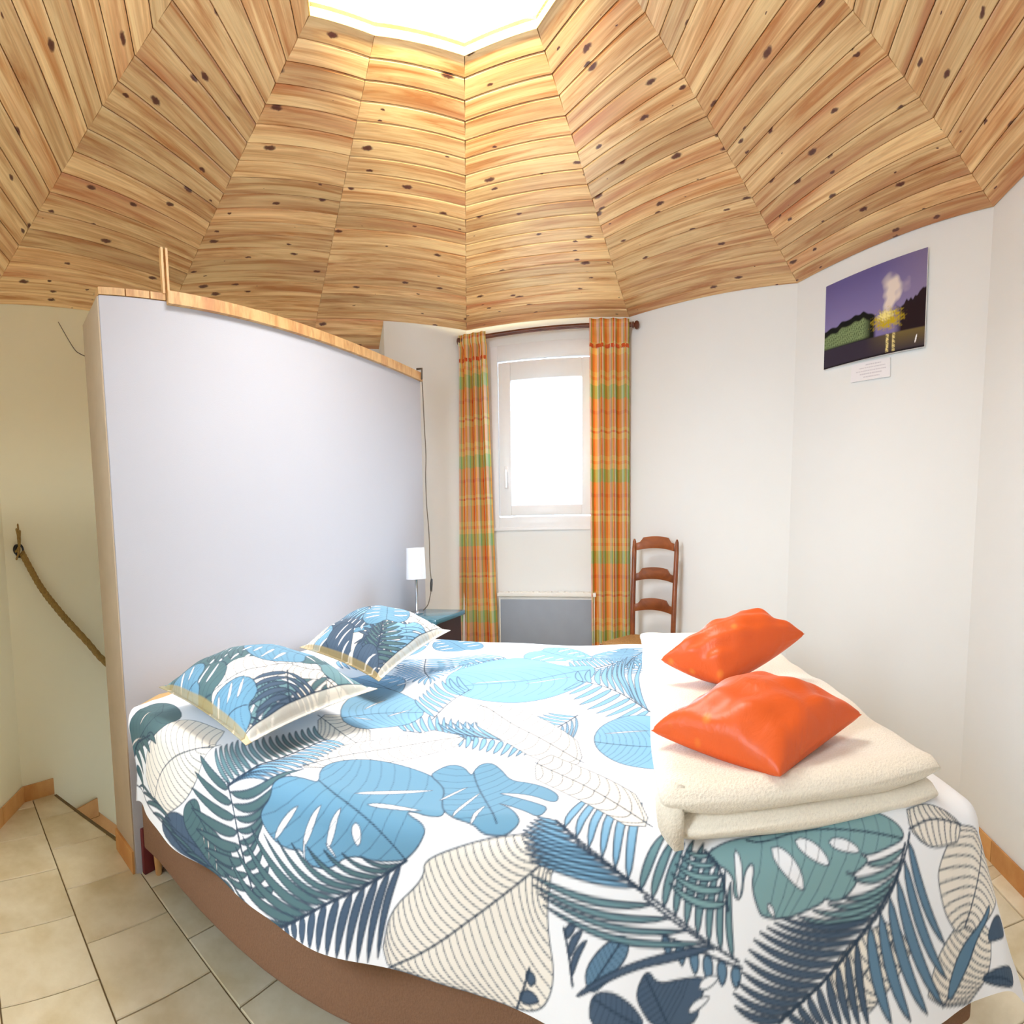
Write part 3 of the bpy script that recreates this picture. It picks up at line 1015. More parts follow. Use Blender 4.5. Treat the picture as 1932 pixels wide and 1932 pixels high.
PRINT = [['L','C',[[771,174],[620,249],[502,301]],[[693,300],[572,343]],[[717,138],[593,188]],10],['F','B',[[1009,301],[883,351],[773,342]],[[966,431],[820,458],[704,405]],10,0.02,0.1],['P','S',[[1322,-193],[1349,-161],[1394,-139],[1404,-163],[1368,-194],[1335,-216]]],['R','S',[[1394,-144],[1332,-210]]],['F','S',[[1448,-138],[1532,-161],[1597,-175]],[[1460,-162],[1532,-191],[1598,-198]],6,0.03,0.1],['L','C',[[1786,-224],[1834,-184],[1897,-158]],[[1754,-195],[1793,-159],[1863,-144]],[[1835,-232],[1886,-204],[1921,-179]],14],['L','C',[[1993,-254],[2068,-228],[2107,-182]],[[1956,-234],[1983,-196],[2055,-168]],[[2059,-270],[2132,-246],[2144,-198]],12],['P','N',[[121,-258],[199,-204],[286,-192],[399,-222],[500,-246],[406,-270],[271,-268]]],['R','N',[[160,-225],[474,-251]]],['P','B',[[716,750],[723,959],[801,1157],[961,1203],[1134,992],[1274,1084],[1255,816],[1143,667],[1022,576],[878,588]]],['S','W',[[854,771],[993,851]],0.012],['S','W',[[1040,828],[1166,894]],0.012],['R','B',[[757,701],[944,804],[1238,996]]],['F','B',[[1466,548],[1406,691],[1313,783],[1213,855]],[[1481,1191],[1394,1286],[1298,1042],[1179,953]],9,0.022,0.1],['F','B',[[1466,548],[1406,691],[1313,783],[1213,855]],[[1406,455],[1310,551],[1237,631],[1166,762]],8,0.022,0.1],['F','B',[[1244,553],[1176,383],[1077,308],[929,355]],[[1251,348],[1208,277],[1112,229],[962,269]],16,0.018,0.1],['F','B',[[1244,553],[1176,383],[1077,308],[929,355]],[[1160,562],[1082,474],[962,439],[841,412]],16,0.018,0.1],['P','B',[[1302,344],[1316,461],[1388,537],[1483,515],[1541,355],[1489,214],[1449,218],[1365,257]]],['S','W',[[1346,408],[1442,420]],0.01],['R','B',[[1308,358],[1498,332]]],['L','C',[[669,17],[750,159],[861,293],[967,337]],[[662,102],[722,253],[858,372]],[[734,52],[846,148],[962,269]],22],['L','C',[[1292,245],[1153,356],[986,524],[926,550]],[[1267,350],[1133,534],[992,564]],[[1244,208],[1130,259],[971,413]],16],['P','B',[[555,324],[453,559],[479,677],[626,647],[788,486],[781,393],[720,341],[653,283]]],['S','W',[[598,431],[597,545]],0.012],['S','W',[[692,414],[728,474]],0.012],['S','W',[[611,346],[656,360]],0.01],['R','B',[[776,469],[662,431],[578,324]]],['F','B',[[826,430],[833,571],[854,702]],[[694,571],[688,745],[770,834]],8,0.02,0.1],['F','G',[[494,-72],[565,-30],[614,49],[626,185]],[[398,-22],[403,72],[486,145],[544,245]],16,0.02,0.15],['F','B',[[494,-72],[565,-30],[614,49],[626,185]],[[626,-43],[674,-12],[694,60],[692,180]],14,0.02,0.2],['L','C',[[64,-219],[93,-154],[200,-90],[307,-48],[386,-12]],[[-43,-179],[-27,-108],[108,-30],[152,60],[320,79]],[[170,-222],[272,-174],[331,-118],[374,-66],[393,10]],24],['P','D',[[-216,-103],[-211,-69],[-147,-12],[-167,96],[-62,106],[121,54],[129,-7],[73,-55],[-67,-103],[-216,-151],[-219,-144]]],['S','C',[[-89,-48],[-69,-3]],0.012],['S','C',[[-217,-123],[-86,-87]],0.01],['R','D',[[-92,84],[47,-15],[-219,-150]]],['F','D',[[-217,-213],[-218,-150],[-147,-107],[20,-63]],[[-63,-257],[-109,-192],[23,-103],[109,-60]],5,0.03,0.2],['P','D',[[272,-185],[301,-157],[345,-141],[359,-179],[437,-187],[490,-190],[497,-221],[469,-262],[405,-264],[344,-240],[284,-216]]],['S','C',[[358,-199],[367,-222]],0.008],['S','C',[[410,-204],[420,-259]],0.008],['S','C',[[381,-203],[386,-247]],0.008],['R','D',[[308,-159],[478,-251]]],['F','D',[[584,-244],[547,-195],[525,-150],[506,-102],[488,-66]],[[479,-258],[374,-235],[317,-192],[310,-139],[345,-72],[365,-26]],7,0.036,0.12],['F','D',[[584,-244],[554,-207],[524,-160],[512,-118],[494,-72]],[[670,-215],[599,-132],[644,-60],[678,-17],[691,37]],8,0.03,-0.25],['F','D',[[-215,-226],[67,-246],[205,-240],[323,-270],[485,-270]],[[82,-220],[198,-219],[272,-248],[378,-270],[531,-270]],8,0.03,0.1],['P','T',[[752,-6],[720,36],[725,78],[762,119],[812,144],[882,146],[958,129],[1006,92],[1022,30],[1050,-16],[1021,-23],[980,-16],[966,-21],[1019,-39],[1010,-66],[981,-95],[962,-102],[911,-113],[874,-111],[839,-122],[822,-139],[781,-150],[750,-144],[736,-126],[704,-135],[662,-132],[631,-119],[609,-101],[616,-84],[644,-60],[638,-36],[670,-13],[721,-6]]],['S','W',[[854,5],[969,65]],0.022],['S','W',[[892,-20],[983,-12]],0.018],['S','W',[[867,-61],[873,-91]],0.034],['S','W',[[662,-120],[716,-66]],0.022],['S','W',[[745,-114],[776,-54]],0.024],['S','W',[[806,-105],[825,-48]],0.024],['S','W',[[741,-114],[744,-145]],0.008],['S','W',[[801,-107],[821,-121]],0.008],['R','T',[[670,47],[752,-6],[884,-42],[945,-71],[978,-97]]],['P','T',[[1047,143],[1015,179],[978,180],[956,144],[955,126],[990,100],[1009,77],[1022,30],[1041,-7],[1067,-21],[1088,-25],[1110,-30],[1129,-42],[1154,-44],[1177,-42],[1200,-23],[1190,-6],[1168,19],[1136,37],[1197,10],[1233,-12],[1246,22],[1225,35],[1156,66],[1124,78],[1196,73],[1256,37],[1261,71],[1227,107],[1184,126],[1142,132],[1107,178],[1077,202],[1052,192],[1046,162]]],['S','W',[[1019,43],[1050,92]],0.012],['S','W',[[1066,-10],[1087,67]],0.014],['S','W',[[1105,-25],[1115,18]],0.014],['R','T',[[1025,216],[1052,144],[1086,84],[1154,-25]]],['L','C',[[941,-270],[1012,-233],[1136,-142],[1253,-67],[1293,-42]],[[929,-243],[942,-185],[1016,-120],[1016,-87],[1121,-50],[1220,-36]],[[983,-270],[1109,-270],[1234,-270],[1274,-216],[1253,-142],[1262,-84]],38],['F','D',[[980,-97],[911,-145],[808,-198],[735,-240],[677,-270]],[[903,-110],[816,-115],[668,-126],[567,-126],[481,-211],[488,-254],[551,-270]],12,0.042,0.22],['F','N',[[980,-97],[932,-132],[870,-170],[808,-198],[735,-240],[683,-270]],[[929,-254],[893,-270],[862,-270],[808,-270],[755,-270],[701,-270]],10,0.046,-0.12],['F','G',[[1591,-168],[1530,-145],[1484,-120],[1445,-100],[1410,-86]],[[1580,-85],[1544,-30],[1515,-21],[1492,-28],[1460,-6]],8,0.036,0.12],['F','B',[[1410,-86],[1358,-59],[1316,-42],[1272,-17]],[[1436,67],[1399,79],[1377,83],[1355,81],[1310,71]],6,0.034,0.05],['F','B',[[1422,-90],[1358,-61],[1316,-47],[1265,-12]],[[1226,-72],[1213,-54],[1206,-33],[1232,-5]],9,0.026,0.05],['F','G',[[1547,-155],[1500,-134],[1468,-119],[1427,-98]],[[1252,-129],[1241,-110],[1222,-94],[1229,-81]],4,0.042,0.1],['P','N',[[1298,-228],[1346,-195],[1416,-171],[1537,-150],[1547,-155],[1474,-172],[1422,-179],[1366,-195]]],['P','A',[[1535,-39],[1576,-21],[1629,-17],[1680,-17],[1712,-5],[1796,-5],[1848,-9],[1868,-19],[1898,-42],[1905,-60],[1860,-68],[1827,-72],[1808,-66],[1831,-78],[1796,-90],[1779,-84],[1811,-94],[1787,-111],[1765,-115],[1742,-108],[1743,-113],[1694,-121],[1673,-124],[1634,-120],[1624,-112],[1611,-84],[1616,-60],[1610,-54],[1598,-66],[1595,-97],[1580,-96],[1580,-66],[1539,-48]]],['S','W',[[1654,-44],[1699,-90]],0.04],['S','W',[[1698,-37],[1745,-69]],0.034],['S','W',[[1758,-46],[1804,-62]],0.026],['S','W',[[1641,-107],[1652,-119]],0.012],['S','W',[[1586,-42],[1589,-92]],0.02],['R','A',[[1607,-23],[1634,-30],[1706,-18],[1786,-31],[1905,-60]]],['F','A',[[1571,-110],[1565,-85],[1555,-54],[1532,-36]],[[1469,-86],[1474,-65],[1487,-45],[1506,-33]],5,0.03,0.2],['F','A',[[1904,-66],[1895,-88],[1883,-106],[1868,-117],[1851,-131]],[[1836,-75],[1802,-90],[1787,-111],[1727,-119],[1682,-125]],6,0.034,0.15],['F','N',[[1850,-132],[1817,-152],[1785,-174],[1749,-197],[1706,-216],[1664,-234]],[[1673,-120],[1622,-138],[1604,-161],[1597,-181],[1582,-201],[1586,-222]],10,0.034,0.12],['F','S',[[1916,-53],[1903,-84],[1880,-111],[1857,-132],[1823,-150]],[[2001,-169],[2006,-252],[1927,-251],[1891,-248],[1857,-246]],6,0.036,-0.12],['F','N',[[1818,-154],[1785,-174],[1749,-197],[1706,-216],[1671,-228]],[[1842,-246],[1809,-246],[1776,-245],[1739,-242],[1712,-240]],7,0.036,-0.1],['L','C',[[2132,-72],[2107,-120],[2086,-150],[2058,-180]],[[2036,-53],[1982,-100],[1987,-125],[2006,-159],[2035,-184]],[[2156,-76],[2186,-113],[2206,-136],[2145,-180],[2087,-192]],18],['L','C',[[1917,-48],[1975,-36],[2043,-53]],[[1924,-18],[1974,-6],[2014,-30]],[[1939,-66],[1967,-80],[2032,-78]],8],['P','S',[[2046,-202],[2109,-185],[2151,-156],[2138,-179],[2089,-204],[2060,-231],[2011,-257],[2006,-240]]],['P','N',[[2129,-201],[2166,-174],[2222,-162],[2221,-198],[2137,-211]]],['P','N',[[2086,-247],[2192,-240],[2246,-235],[2237,-265],[2155,-264]]],['R','N',[[2086,-247],[2226,-258]]],['P','N',[[1334,-216],[1367,-206],[1409,-220],[1435,-246],[1335,-253]]],['R','N',[[1334,-216],[1435,-246]]],['P','N',[[1414,-216],[1418,-198],[1434,-181],[1451,-198],[1490,-191],[1538,-186],[1526,-210],[1516,-240],[1446,-246]]],['S','W',[[1526,-198],[1553,-187]],0.02],['S','W',[[1508,-224],[1537,-210]],0.016],['R','N',[[1429,-187],[1473,-246]]],['F','N',[[1197,-270],[1209,-241],[1222,-207]],[[1241,-258],[1238,-228],[1227,-210]],2,0.03,0.2],['F','N',[[1303,-210],[1296,-175],[1286,-145]],[[1331,-160],[1319,-145],[1301,-137]],3,0.03,0.2],['L','C',[[1442,0],[1361,70],[1274,157],[1179,220]],[[1414,99],[1318,207],[1209,265]],[[1394,-6],[1298,60],[1195,145]],16]]


def mm(o):
    return np.array(o, float) / 1000.0


cv = Canvas(-.22, 2.31, -.27, 1.56, 0.0025)
# the part of the print that lies under the pillows and along the window side first, then the traced leaves
r_ = np.random.default_rng(3)
for (ca, cb, an, sz, c_) in [(.2, 1.2, 1.0, .3, 'B'), (.6, 1.35, 2.4, .26, 'T'), (1.0, 1.3, -.6, .30, 'B'), (1.35, 1.2, 1.4, .26, 'B'),
                             (.35, .75, -.4, .28, 'B'), (1.7, .8, .5, .3, 'B'), (1.8, 1.2, 2.0, .3, 'T'), (0, .6, .4, .3, 'T'), (.75, 1.0, .9, .22, 'B')]:
    cv.monstera((ca, cb), an, sz, c_)
for (ca, cb, an, c_) in [(.1, .95, .3, 'B'), (.85, 1.2, -2.3, 'B'), (1.2, .95, .9, 'B'), (1.5, 1.45, -2.0, 'B'), (1.95, .5, 1.9, 'G'), (.5, 1.1, -1.2, 'B')]:
    u_ = np.array([math.cos(an), math.sin(an)]); v_ = np.array([-u_[1], u_[0]]); c0 = np.array([ca, cb])
    for s_ in (-1, 1):
        cv.frond([c0, c0 + u_ * .18, c0 + u_ * .33 + v_ * .03],
                 [c0 + u_ * .06 + v_ * .12 * s_, c0 + u_ * .26 + v_ * .14 * s_, c0 + u_ * .42 + v_ * .03], 12, .02, .1 * s_, c_)
for it in PRINT:
    if it[0] == 'P': cv.poly(chaikin(mm(it[2]), 2), it[1], .003, keep=True)
    elif it[0] == 'S':
        q = mm(it[2]); e_ = (q[1] - q[0]) * .12; cv.leaflet(q[0] - e_, q[1] + e_, it[3] * .62, .05, it[1], .002)
    elif it[0] == 'R': cv.ribs(mm(it[2]), 11, .22)
    elif it[0] == 'F': cv.frond(mm(it[2]), mm(it[3]), it[4], it[5], it[6], it[1])
    elif it[0] == 'L': cv.lleaf(mm(it[2]), mm(it[3]), mm(it[4]), it[5])

bed = empty('bed', (float(BO[0]), float(BO[1]), 0))
tag(bed, 'double bed on a brown fabric base, its head against the white partition', 'bed')
BI = Matrix.Translation(bed.location).inverted()


def parent_keep(o, par):
    o.parent = par
    o.matrix_parent_inverse = par.matrix_world.inverted()


bpy.context.view_layer.update()
near = lambda s: .045 * math.exp(-((s + .15) / .25) ** 2) - .04 * math.exp(-((s - .62) / .4) ** 2) - .085 * max(0, min(1, (s - 1.05))) ** 2 * (3 - 2 * max(0, min(1, s - 1.05)))


def slab(name, s0, s1, t0, t1, z0, z1, mat, bev):
    ss = np.linspace(s0, s1, 24)
    poly = [(s, t0 + near(s)) for s in ss] + [(s1, t1), (-.431 + .182 * t1 + .012, t1), (-.431 + .182 * .26 + .012, .26), (-.30, .12)]
    o = MB().prism(poly, lambda a, b_: bf(a, b_, z0), lambda a, b_: bf(a, b_, z1)).build(name, mat, None)
    parent_keep(o, bed)
    m = o.modifiers.new('b', 'BEVEL'); m.width = bev; m.segments = 3; m.limit_method = 'ANGLE'
    o.data.polygons.foreach_set('use_smooth', [True] * len(o.data.polygons))
    m2 = o.modifiers.new('w', 'WEIGHTED_NORMAL')
    return o


slab('bed_base', -0.165, 2.15, -0.005, 1.49, 0.185, 0.36, M['fabric_brown'], .012)
slab('mattress', -0.215, 2.04, 0.012, 1.48, 0.362, 0.575, M['mattress'], .03)
for s, t in ((-0.335, .20), (1.9, .03), (-0.02, 1.40), (1.9, 1.40)):
    o = MB().lathe([(.014, 0), (.018, .05), (.02, .185)], 16, bf(s, t, 0)).build('leg', M['pine'], None, smooth=True); parent_keep(o, bed)
duvet = grid_mesh('duvet_cover', duvet_point(*np.meshgrid(cv.ga, cv.gb)), cv.img, M['print'])
parent_keep(duvet, bed)


def pillow(name, corners, puff, under, canvas, n=(64, 52), flange=0.0, mat=None, full=.5, seed=0, wrk=.010):
    """corners (4 x 3): near-left, near-right, far-right, far-left. Two faces that meet in a seam."""
    c = [np.array(q, float) for q in corners]
    nu, nv = n
    U_, V_ = np.meshgrid(np.linspace(0, 1, nu), np.linspace(0, 1, nv))
    # edges pull in between the corners
    pin = .045
    Uc = U_ + (U_ - .5) * 0 ; Vc = V_
    bu = 4 * V_ * (1 - V_); bv_ = 4 * U_ * (1 - U_)
    Uc = .5 + (U_ - .5) * (1 - pin * 2 * bu * (np.abs(U_ - .5) * 2) ** 2)
    Vc = .5 + (V_ - .5) * (1 - pin * 2 * bv_ * (np.abs(V_ - .5) * 2) ** 2)
    w = [(1 - Uc) * (1 - Vc), Uc * (1 - Vc), Uc * Vc, (1 - Uc) * Vc]
    Pm = sum(w[k][..., None] * c[k] for k in range(4))
    nrm = np.cross(c[1] - c[0], c[3] - c[0]); nrm /= np.linalg.norm(nrm)
    if nrm[2] < 0: nrm = -nrm
    f = flange
    uu = np.clip((U_ - f) / (1 - 2 * f), 0, 1); vv = np.clip((V_ - f) / (1 - 2 * f), 0, 1)
    prof = (np.clip(4 * uu * (1 - uu), 0, 1) ** full) * (np.clip(4 * vv * (1 - vv), 0, 1) ** full)
    r = np.random.default_rng(seed)
    wr = np.zeros_like(U_)
    for k in range(7):
        an = r.uniform(0, PI); fr_ = r.uniform(9, 26); ph = r.uniform(0, 6)
        wr += np.sin(fr_ * (U_ * math.cos(an) + V_ * math.sin(an)) + ph) / 7
    edge = np.clip(1.2 - prof, 0.2, 1)
    h = puff * prof + wrk * wr * prof * edge * 2
    hb = under * prof
    top = Pm + nrm * h[..., None]
    bot = Pm - nrm * (hb + .0015)[..., None]
    co = np.concatenate([top.reshape(-1, 3), bot.reshape(-1, 3)])
    idx = np.arange(nu * nv).reshape(nv, nu); k2 = nu * nv
    q1 = np.stack([idx[:-1, :-1], idx[:-1, 1:], idx[1:, 1:], idx[1:, :-1]], -1).reshape(-1, 4)
    q2 = q1[:, ::-1] + k2
    rim = list(idx[0, :]) + list(idx[1:, -1]) + list(idx[-1, -2::-1]) + list(idx[-2:0:-1, 0])
    q3 = [[rim[i], rim[i] + k2, rim[(i + 1) % len(rim)] + k2, rim[(i + 1) % len(rim)]] for i in range(len(rim))]
    cen = co.mean(0)
    cen = np.array([cen[0], cen[1], co[:, 2].min()])
    o = mesh_obj(name, co - cen, [tuple(map(int, q)) for q in np.concatenate([q1, q2, np.array(q3)])], mat, None, True)
    o.location = cen
    if canvas is not None:
        ci = canvas.img
        ui = np.clip((U_ * (ci.shape[1] - 1)).round().astype(int), 0, ci.shape[1] - 1)
        vi = np.clip((V_ * (ci.shape[0] - 1)).round().astype(int), 0, ci.shape[0] - 1)
        col = ci[vi, ui].reshape(-1, 3)
        set_print(o.data, np.concatenate([col, col]))
    bm = bmesh.new(); bm.from_mesh(o.data); bmesh.ops.recalc_face_normals(bm, faces=bm.faces); bm.to_mesh(o.data); bm.free()
    return o


# pillows in the same leaf print
pc1 = Canvas(0, .62, 0, .46, 0.0026, 'C'); rnd_print(pc1, 11, 'DGTDN', 3.0)
pc2 = Canvas(0, .62, 0, .46, 0.0026, 'C'); rnd_print(pc2, 23, 'BTDNB', 3.0)
for q in (pc1, pc2):
    # pale flange on the side towards the bed's foot, ochre piping on the side towards the camera
    q.img[:, -12:] = q.img[:, -12:] * .3 + np.array(lin((222, 218, 206))) * .7
    q.img[:, -14:-12] = PAL['line']
    q.img[:8] = q.img[:8] * .35 + np.array(lin((176, 152, 92))) * .65
E1_ = [(-1.137, 1.219, .672), (-.610, .946, .650), (-.388, 1.310, .680), (-.915, 1.583, .705)]
a = pillow('pillow', E1_, .095, .03, pc1, (230, 176), .03, M['print'], seed=1)
tag(a, 'plump leaf-print pillow nearest the camera, propped against the partition', 'pillow', 'leaf-print pillows')
E2_ = [(-.842, 1.745, .700), (-.439, 1.501, .655), (-.254, 1.942, .720), (-.657, 2.185, .760)]
b = pillow('pillow', E2_, .085, .03, pc2, (230, 176), .03, M['print'], seed=2)
tag(b, 'bluer leaf-print pillow behind the first, next to the bedside table', 'pillow', 'leaf-print pillows')

# folded fleece blanket at the foot of the bed: a flattened roll seen from its open end
bl = empty('folded_blanket', bf(1.71, .5, TOP)); tag(bl, 'thick cream fleece blanket folded at the foot end of the bed', 'blanket')
bpy.context.view_layer.update()


def blanket_layer(z0, z1, s0, s1, t0, t1, name, seed):
    """one folded thickness: rounded cross-section in s, soft ends in t"""
    ns, nt_ = 40, 60
    r = np.random.default_rng(seed)
    vs = []
    per = []
    h = (z1 - z0) / 2; zc = (z0 + z1) / 2
    for k in range(ns):
        th = 2 * PI * k / ns
        cx, cz = math.cos(th), math.sin(th)
        per.append((np.sign(cx) * abs(cx) ** .28, np.sign(cz) * abs(cz) ** .55))
    for j in range(nt_):
        f = j / (nt_ - 1)
        t = t0 + (t1 - t0) * f
        endf = min(1, (1 - abs(2 * f - 1)) * (t1 - t0) / 2 / 0.02)
        sc = math.sqrt(max(0, 1 - (1 - endf) ** 2)) if endf < 1 else 1
        sc = .25 + .75 * sc
        thin = 1 - .35 * max(0, (f - .35) / .65)
        for cx, cz in per:
            s = (s0 + s1) / 2 + cx * (s1 - s0) / 2 * (1 - .01 * (1 - sc)) + .005 * math.sin(t * 9 + seed)
            z = zc + cz * h * sc * thin - h * (1 - thin) + .0022 * math.sin(s * 25 + t * 13 + seed) + .0018 * math.sin(t * 31)
            vs.append(bf(s, t, z))
    fs = [(j * ns + k, j * ns + (k + 1) % ns, (j + 1) * ns + (k + 1) % ns, (j + 1) * ns + k) for j in range(nt_ - 1) for k in range(ns)]
    fs += [tuple(range(ns)), tuple((nt_ - 1) * ns + k for k in range(ns))]
    o = mesh_obj(name, vs, fs, M['fleece'], None, True)
    bm = bmesh.new(); bm.from_mesh(o.data); bmesh.ops.recalc_face_normals(bm, faces=bm.faces); bm.to_mesh(o.data); bm.free()
    parent_keep(o, bl)
    return o


blanket_layer(.602, .647, 1.475, 2.00, -.105, 1.33, 'lower_fold', 1)
blanket_layer(.645, .692, 1.450, 1.985, -.125, 1.34, 'upper_fold', 4)
# rounded turn-over joining the two layers on the partition side
tv = MB()
cs = [(1.470, .647)]
pts = []
prof = [(1.475 - .030 * math.sin(PI * k / 8), .604 + .084 * k / 8) for k in range(9)] + [(1.49, .686), (1.49, .606)]
o = MB().prism(prof, lambda s, z: bf(s, -.112, z), lambda s, z: bf(s, 0.02, z)).build('turned_edge', M['fleece'], None)
o.data.polygons.foreach_set('use_smooth', [True] * len(o.data.polygons)); parent_keep(o, bl)

q2c = [(.263, .862, .712), (.425, .655, .697), (.665, .722, .732), (.503, .930, .747)]
a = pillow('cushion', q2c, .064, .034, None, (80, 80), 0.0, M['silk'], full=.42, seed=5, wrk=.018)
tag(a, 'orange silk cushion in front, nearest the camera, lying on the cream blanket', 'cushion', 'orange silk cushions')
q1c = [(.403, 1.24, .742), (.534, 1.133, .712), (.815, 1.150, .795), (.684, 1.257, .825)]
b = pillow('cushion', q1c, .070, .065, None, (80, 80), 0.0, M['silk'], full=.42, seed=8, wrk=.018)
tag(b, 'orange silk cushion behind the other one, closer to the ladder-back chair', 'cushion', 'orange silk cushions')

# something maroon stored under the bed head
o = MB().box(-.388, -.366, .148, .30, 0.0, .15, lambda s, t, z: bf(s, t, z)).build('storage_box', M['maroon'], bevel=.004)
tag(o, 'narrow maroon wooden box standing under the head end of the bed', 'box')

# ------------------------------------------------------------------ window, radiator, curtains on the window wall
p3, L3, d3, n3 = wf(3)
w3 = lambda s, o_, z: p3(s, z, o_)
win = MB()
S0, S1, H0, H1 = HOLES[3]


def framebox(s0, s1, z0, z1, wd, o0, o1, fr):
    mb = MB()
    wl, wr, wb, wt = wd
    mb.box(s0, s0 + wl, o0, o1, z0, z1, fr); mb.box(s1 - wr, s1, o0, o1, z0, z1, fr)
    mb.box(s0 + wl, s1 - wr, o0, o1, z0, z0 + wb, fr); mb.box(s0 + wl, s1 - wr, o0, o1, z1 - wt, z1, fr)
    return mb


wfm = framebox(S0, S1, H0, H1, (.055, .055, .062, .09), -.07, .006, w3).build('window_1', M['white_pvc'], bevel=.003)
tag(wfm, kind='structure')
sash = framebox(.262, 1.022, 1.14, 2.02, (.098, .098, .06, .105), -.05, .016, w3).build('sash', M['white_pvc'], wfm, bevel=.004)
framebox(.352, .932, 1.192, 1.923, (.01, .01, .01, .01), -.03, .010, w3).build('glazing_bead', M['white_pvc'], sash, bevel=.002)
MB().box(.355, .930, -.022, -.018, 1.195, 1.920, w3).build('pane', M['glass'], wfm)
hd = MB().box(.302, .332, .014, .022, 1.33, 1.43, w3).build('handle', M['white_pvc'], sash, bevel=.003)
hl = MB(); hl.tube([w3(.317, .022, 1.40), w3(.317, .05, 1.40), w3(.319, .055, 1.385), w3(.322, .055, 1.30)], .010, 10)
o = hl.build('handle', M['white_pvc'], sash, smooth=True)
MB().box(.20, 1.09, -.01, .012, 1.052, 1.072, w3).build('window_sill', M['white_pvc'], wfm, bevel=.003)
# assumed glazed window, unseen behind the camera, added for fill light from the left
p9, L9, d9, n9 = wf(9)
w9 = lambda s, o_, z: p9(s, z, o_)
s0, s1, h0, h1 = HOLES[9]
w2m = framebox(s0, s1, h0, h1, (.06, .06, .06, .06), -.12, -.05, w9).build('window_3_assumed', M['white_pvc'], bevel=.003)
tag(w2m, kind='structure')
MB().box(s0 + .05, s1 - .05, -.09, -.085, h0 + .05, h1 - .05, w9).build('pane', M['glass'], w2m)

# radiator
rd = empty('electric_radiator', p3(.64, .10)); tag(rd, 'grey fronted electric radiator with white top fixed under the window', 'radiator')
bpy.context.view_layer.update()
def rp(mb, name, mat, **k):
    o = mb.build(name, mat, None, **k); parent_keep(o, rd); return o
rp(MB().box(.262, 1.03, .015, .085, .10, .665, w3), 'housing', M['radiator'], bevel=.004)
rp(MB().box(.275, 1.018, .086, .094, .13, .650, w3), 'front_panel', M['radiator_front'], bevel=.002)
rp(MB().box(.250, 1.04, .010, .100, .666, .690, w3), 'top_cover', M['radiator'], bevel=.004)
gr = MB()
for k in range(14): gr.box(.30 + k * .05, .335 + k * .05, .035, .075, .690, .694, w3)
rp(gr, 'grille', M['radiator'])
for s in (.40, .88): rp(MB().box(s, s + .05, .0, .016, .2, .6, w3), 'wall_bracket', M['radiator'])

# curtain rod
rod = empty('curtain_rod', p3(.64, 2.165, .08)); tag(rod, 'dark wooden curtain rod with round finials above the window', 'curtain rod')
bpy.context.view_layer.update()
def rq(mb, name, mat, **k):
    o = mb.build(name, mat, None, **k); parent_keep(o, rod); return o
rq(MB().tube([p3(.0, 2.158, .08), p3(1.30, 2.172, .08)], .0125, 16), 'pole', M['dark_wood'], smooth=True)
for s, z in ((-.012, 2.158), (1.315, 2.172)):
    ax = Matrix((Vector((d3[0], d3[1], 0)), Vector((n3[0], n3[1], 0)), Vector((0, 0, 1)))).transposed() @ Matrix.Rotation(PI / 2, 3, 'Y')
    sg = 1 if s > 0 else -1
    pr = [(.006, -.012 * sg), (.016, -.008 * sg), (.018, 0), (.010, .006 * sg), (.020, .014 * sg), (.024, .026 * sg), (.018, .038 * sg), (.004, .044 * sg)]
    rq(MB().lathe(pr, 20, p3(s, z, .08), ax), 'finial', M['dark_wood'], smooth=True)
for s in (.045, 1.265):
    mb = MB().tube([p3(s, 2.13, .0), p3(s, 2.14, .05), p3(s, 2.150, .08)], .007, 10).tube([p3(s, 2.10, .002), p3(s, 2.17, .002)], .014, 10)
    rq(mb, 'bracket', M['dark_wood'], smooth=True)


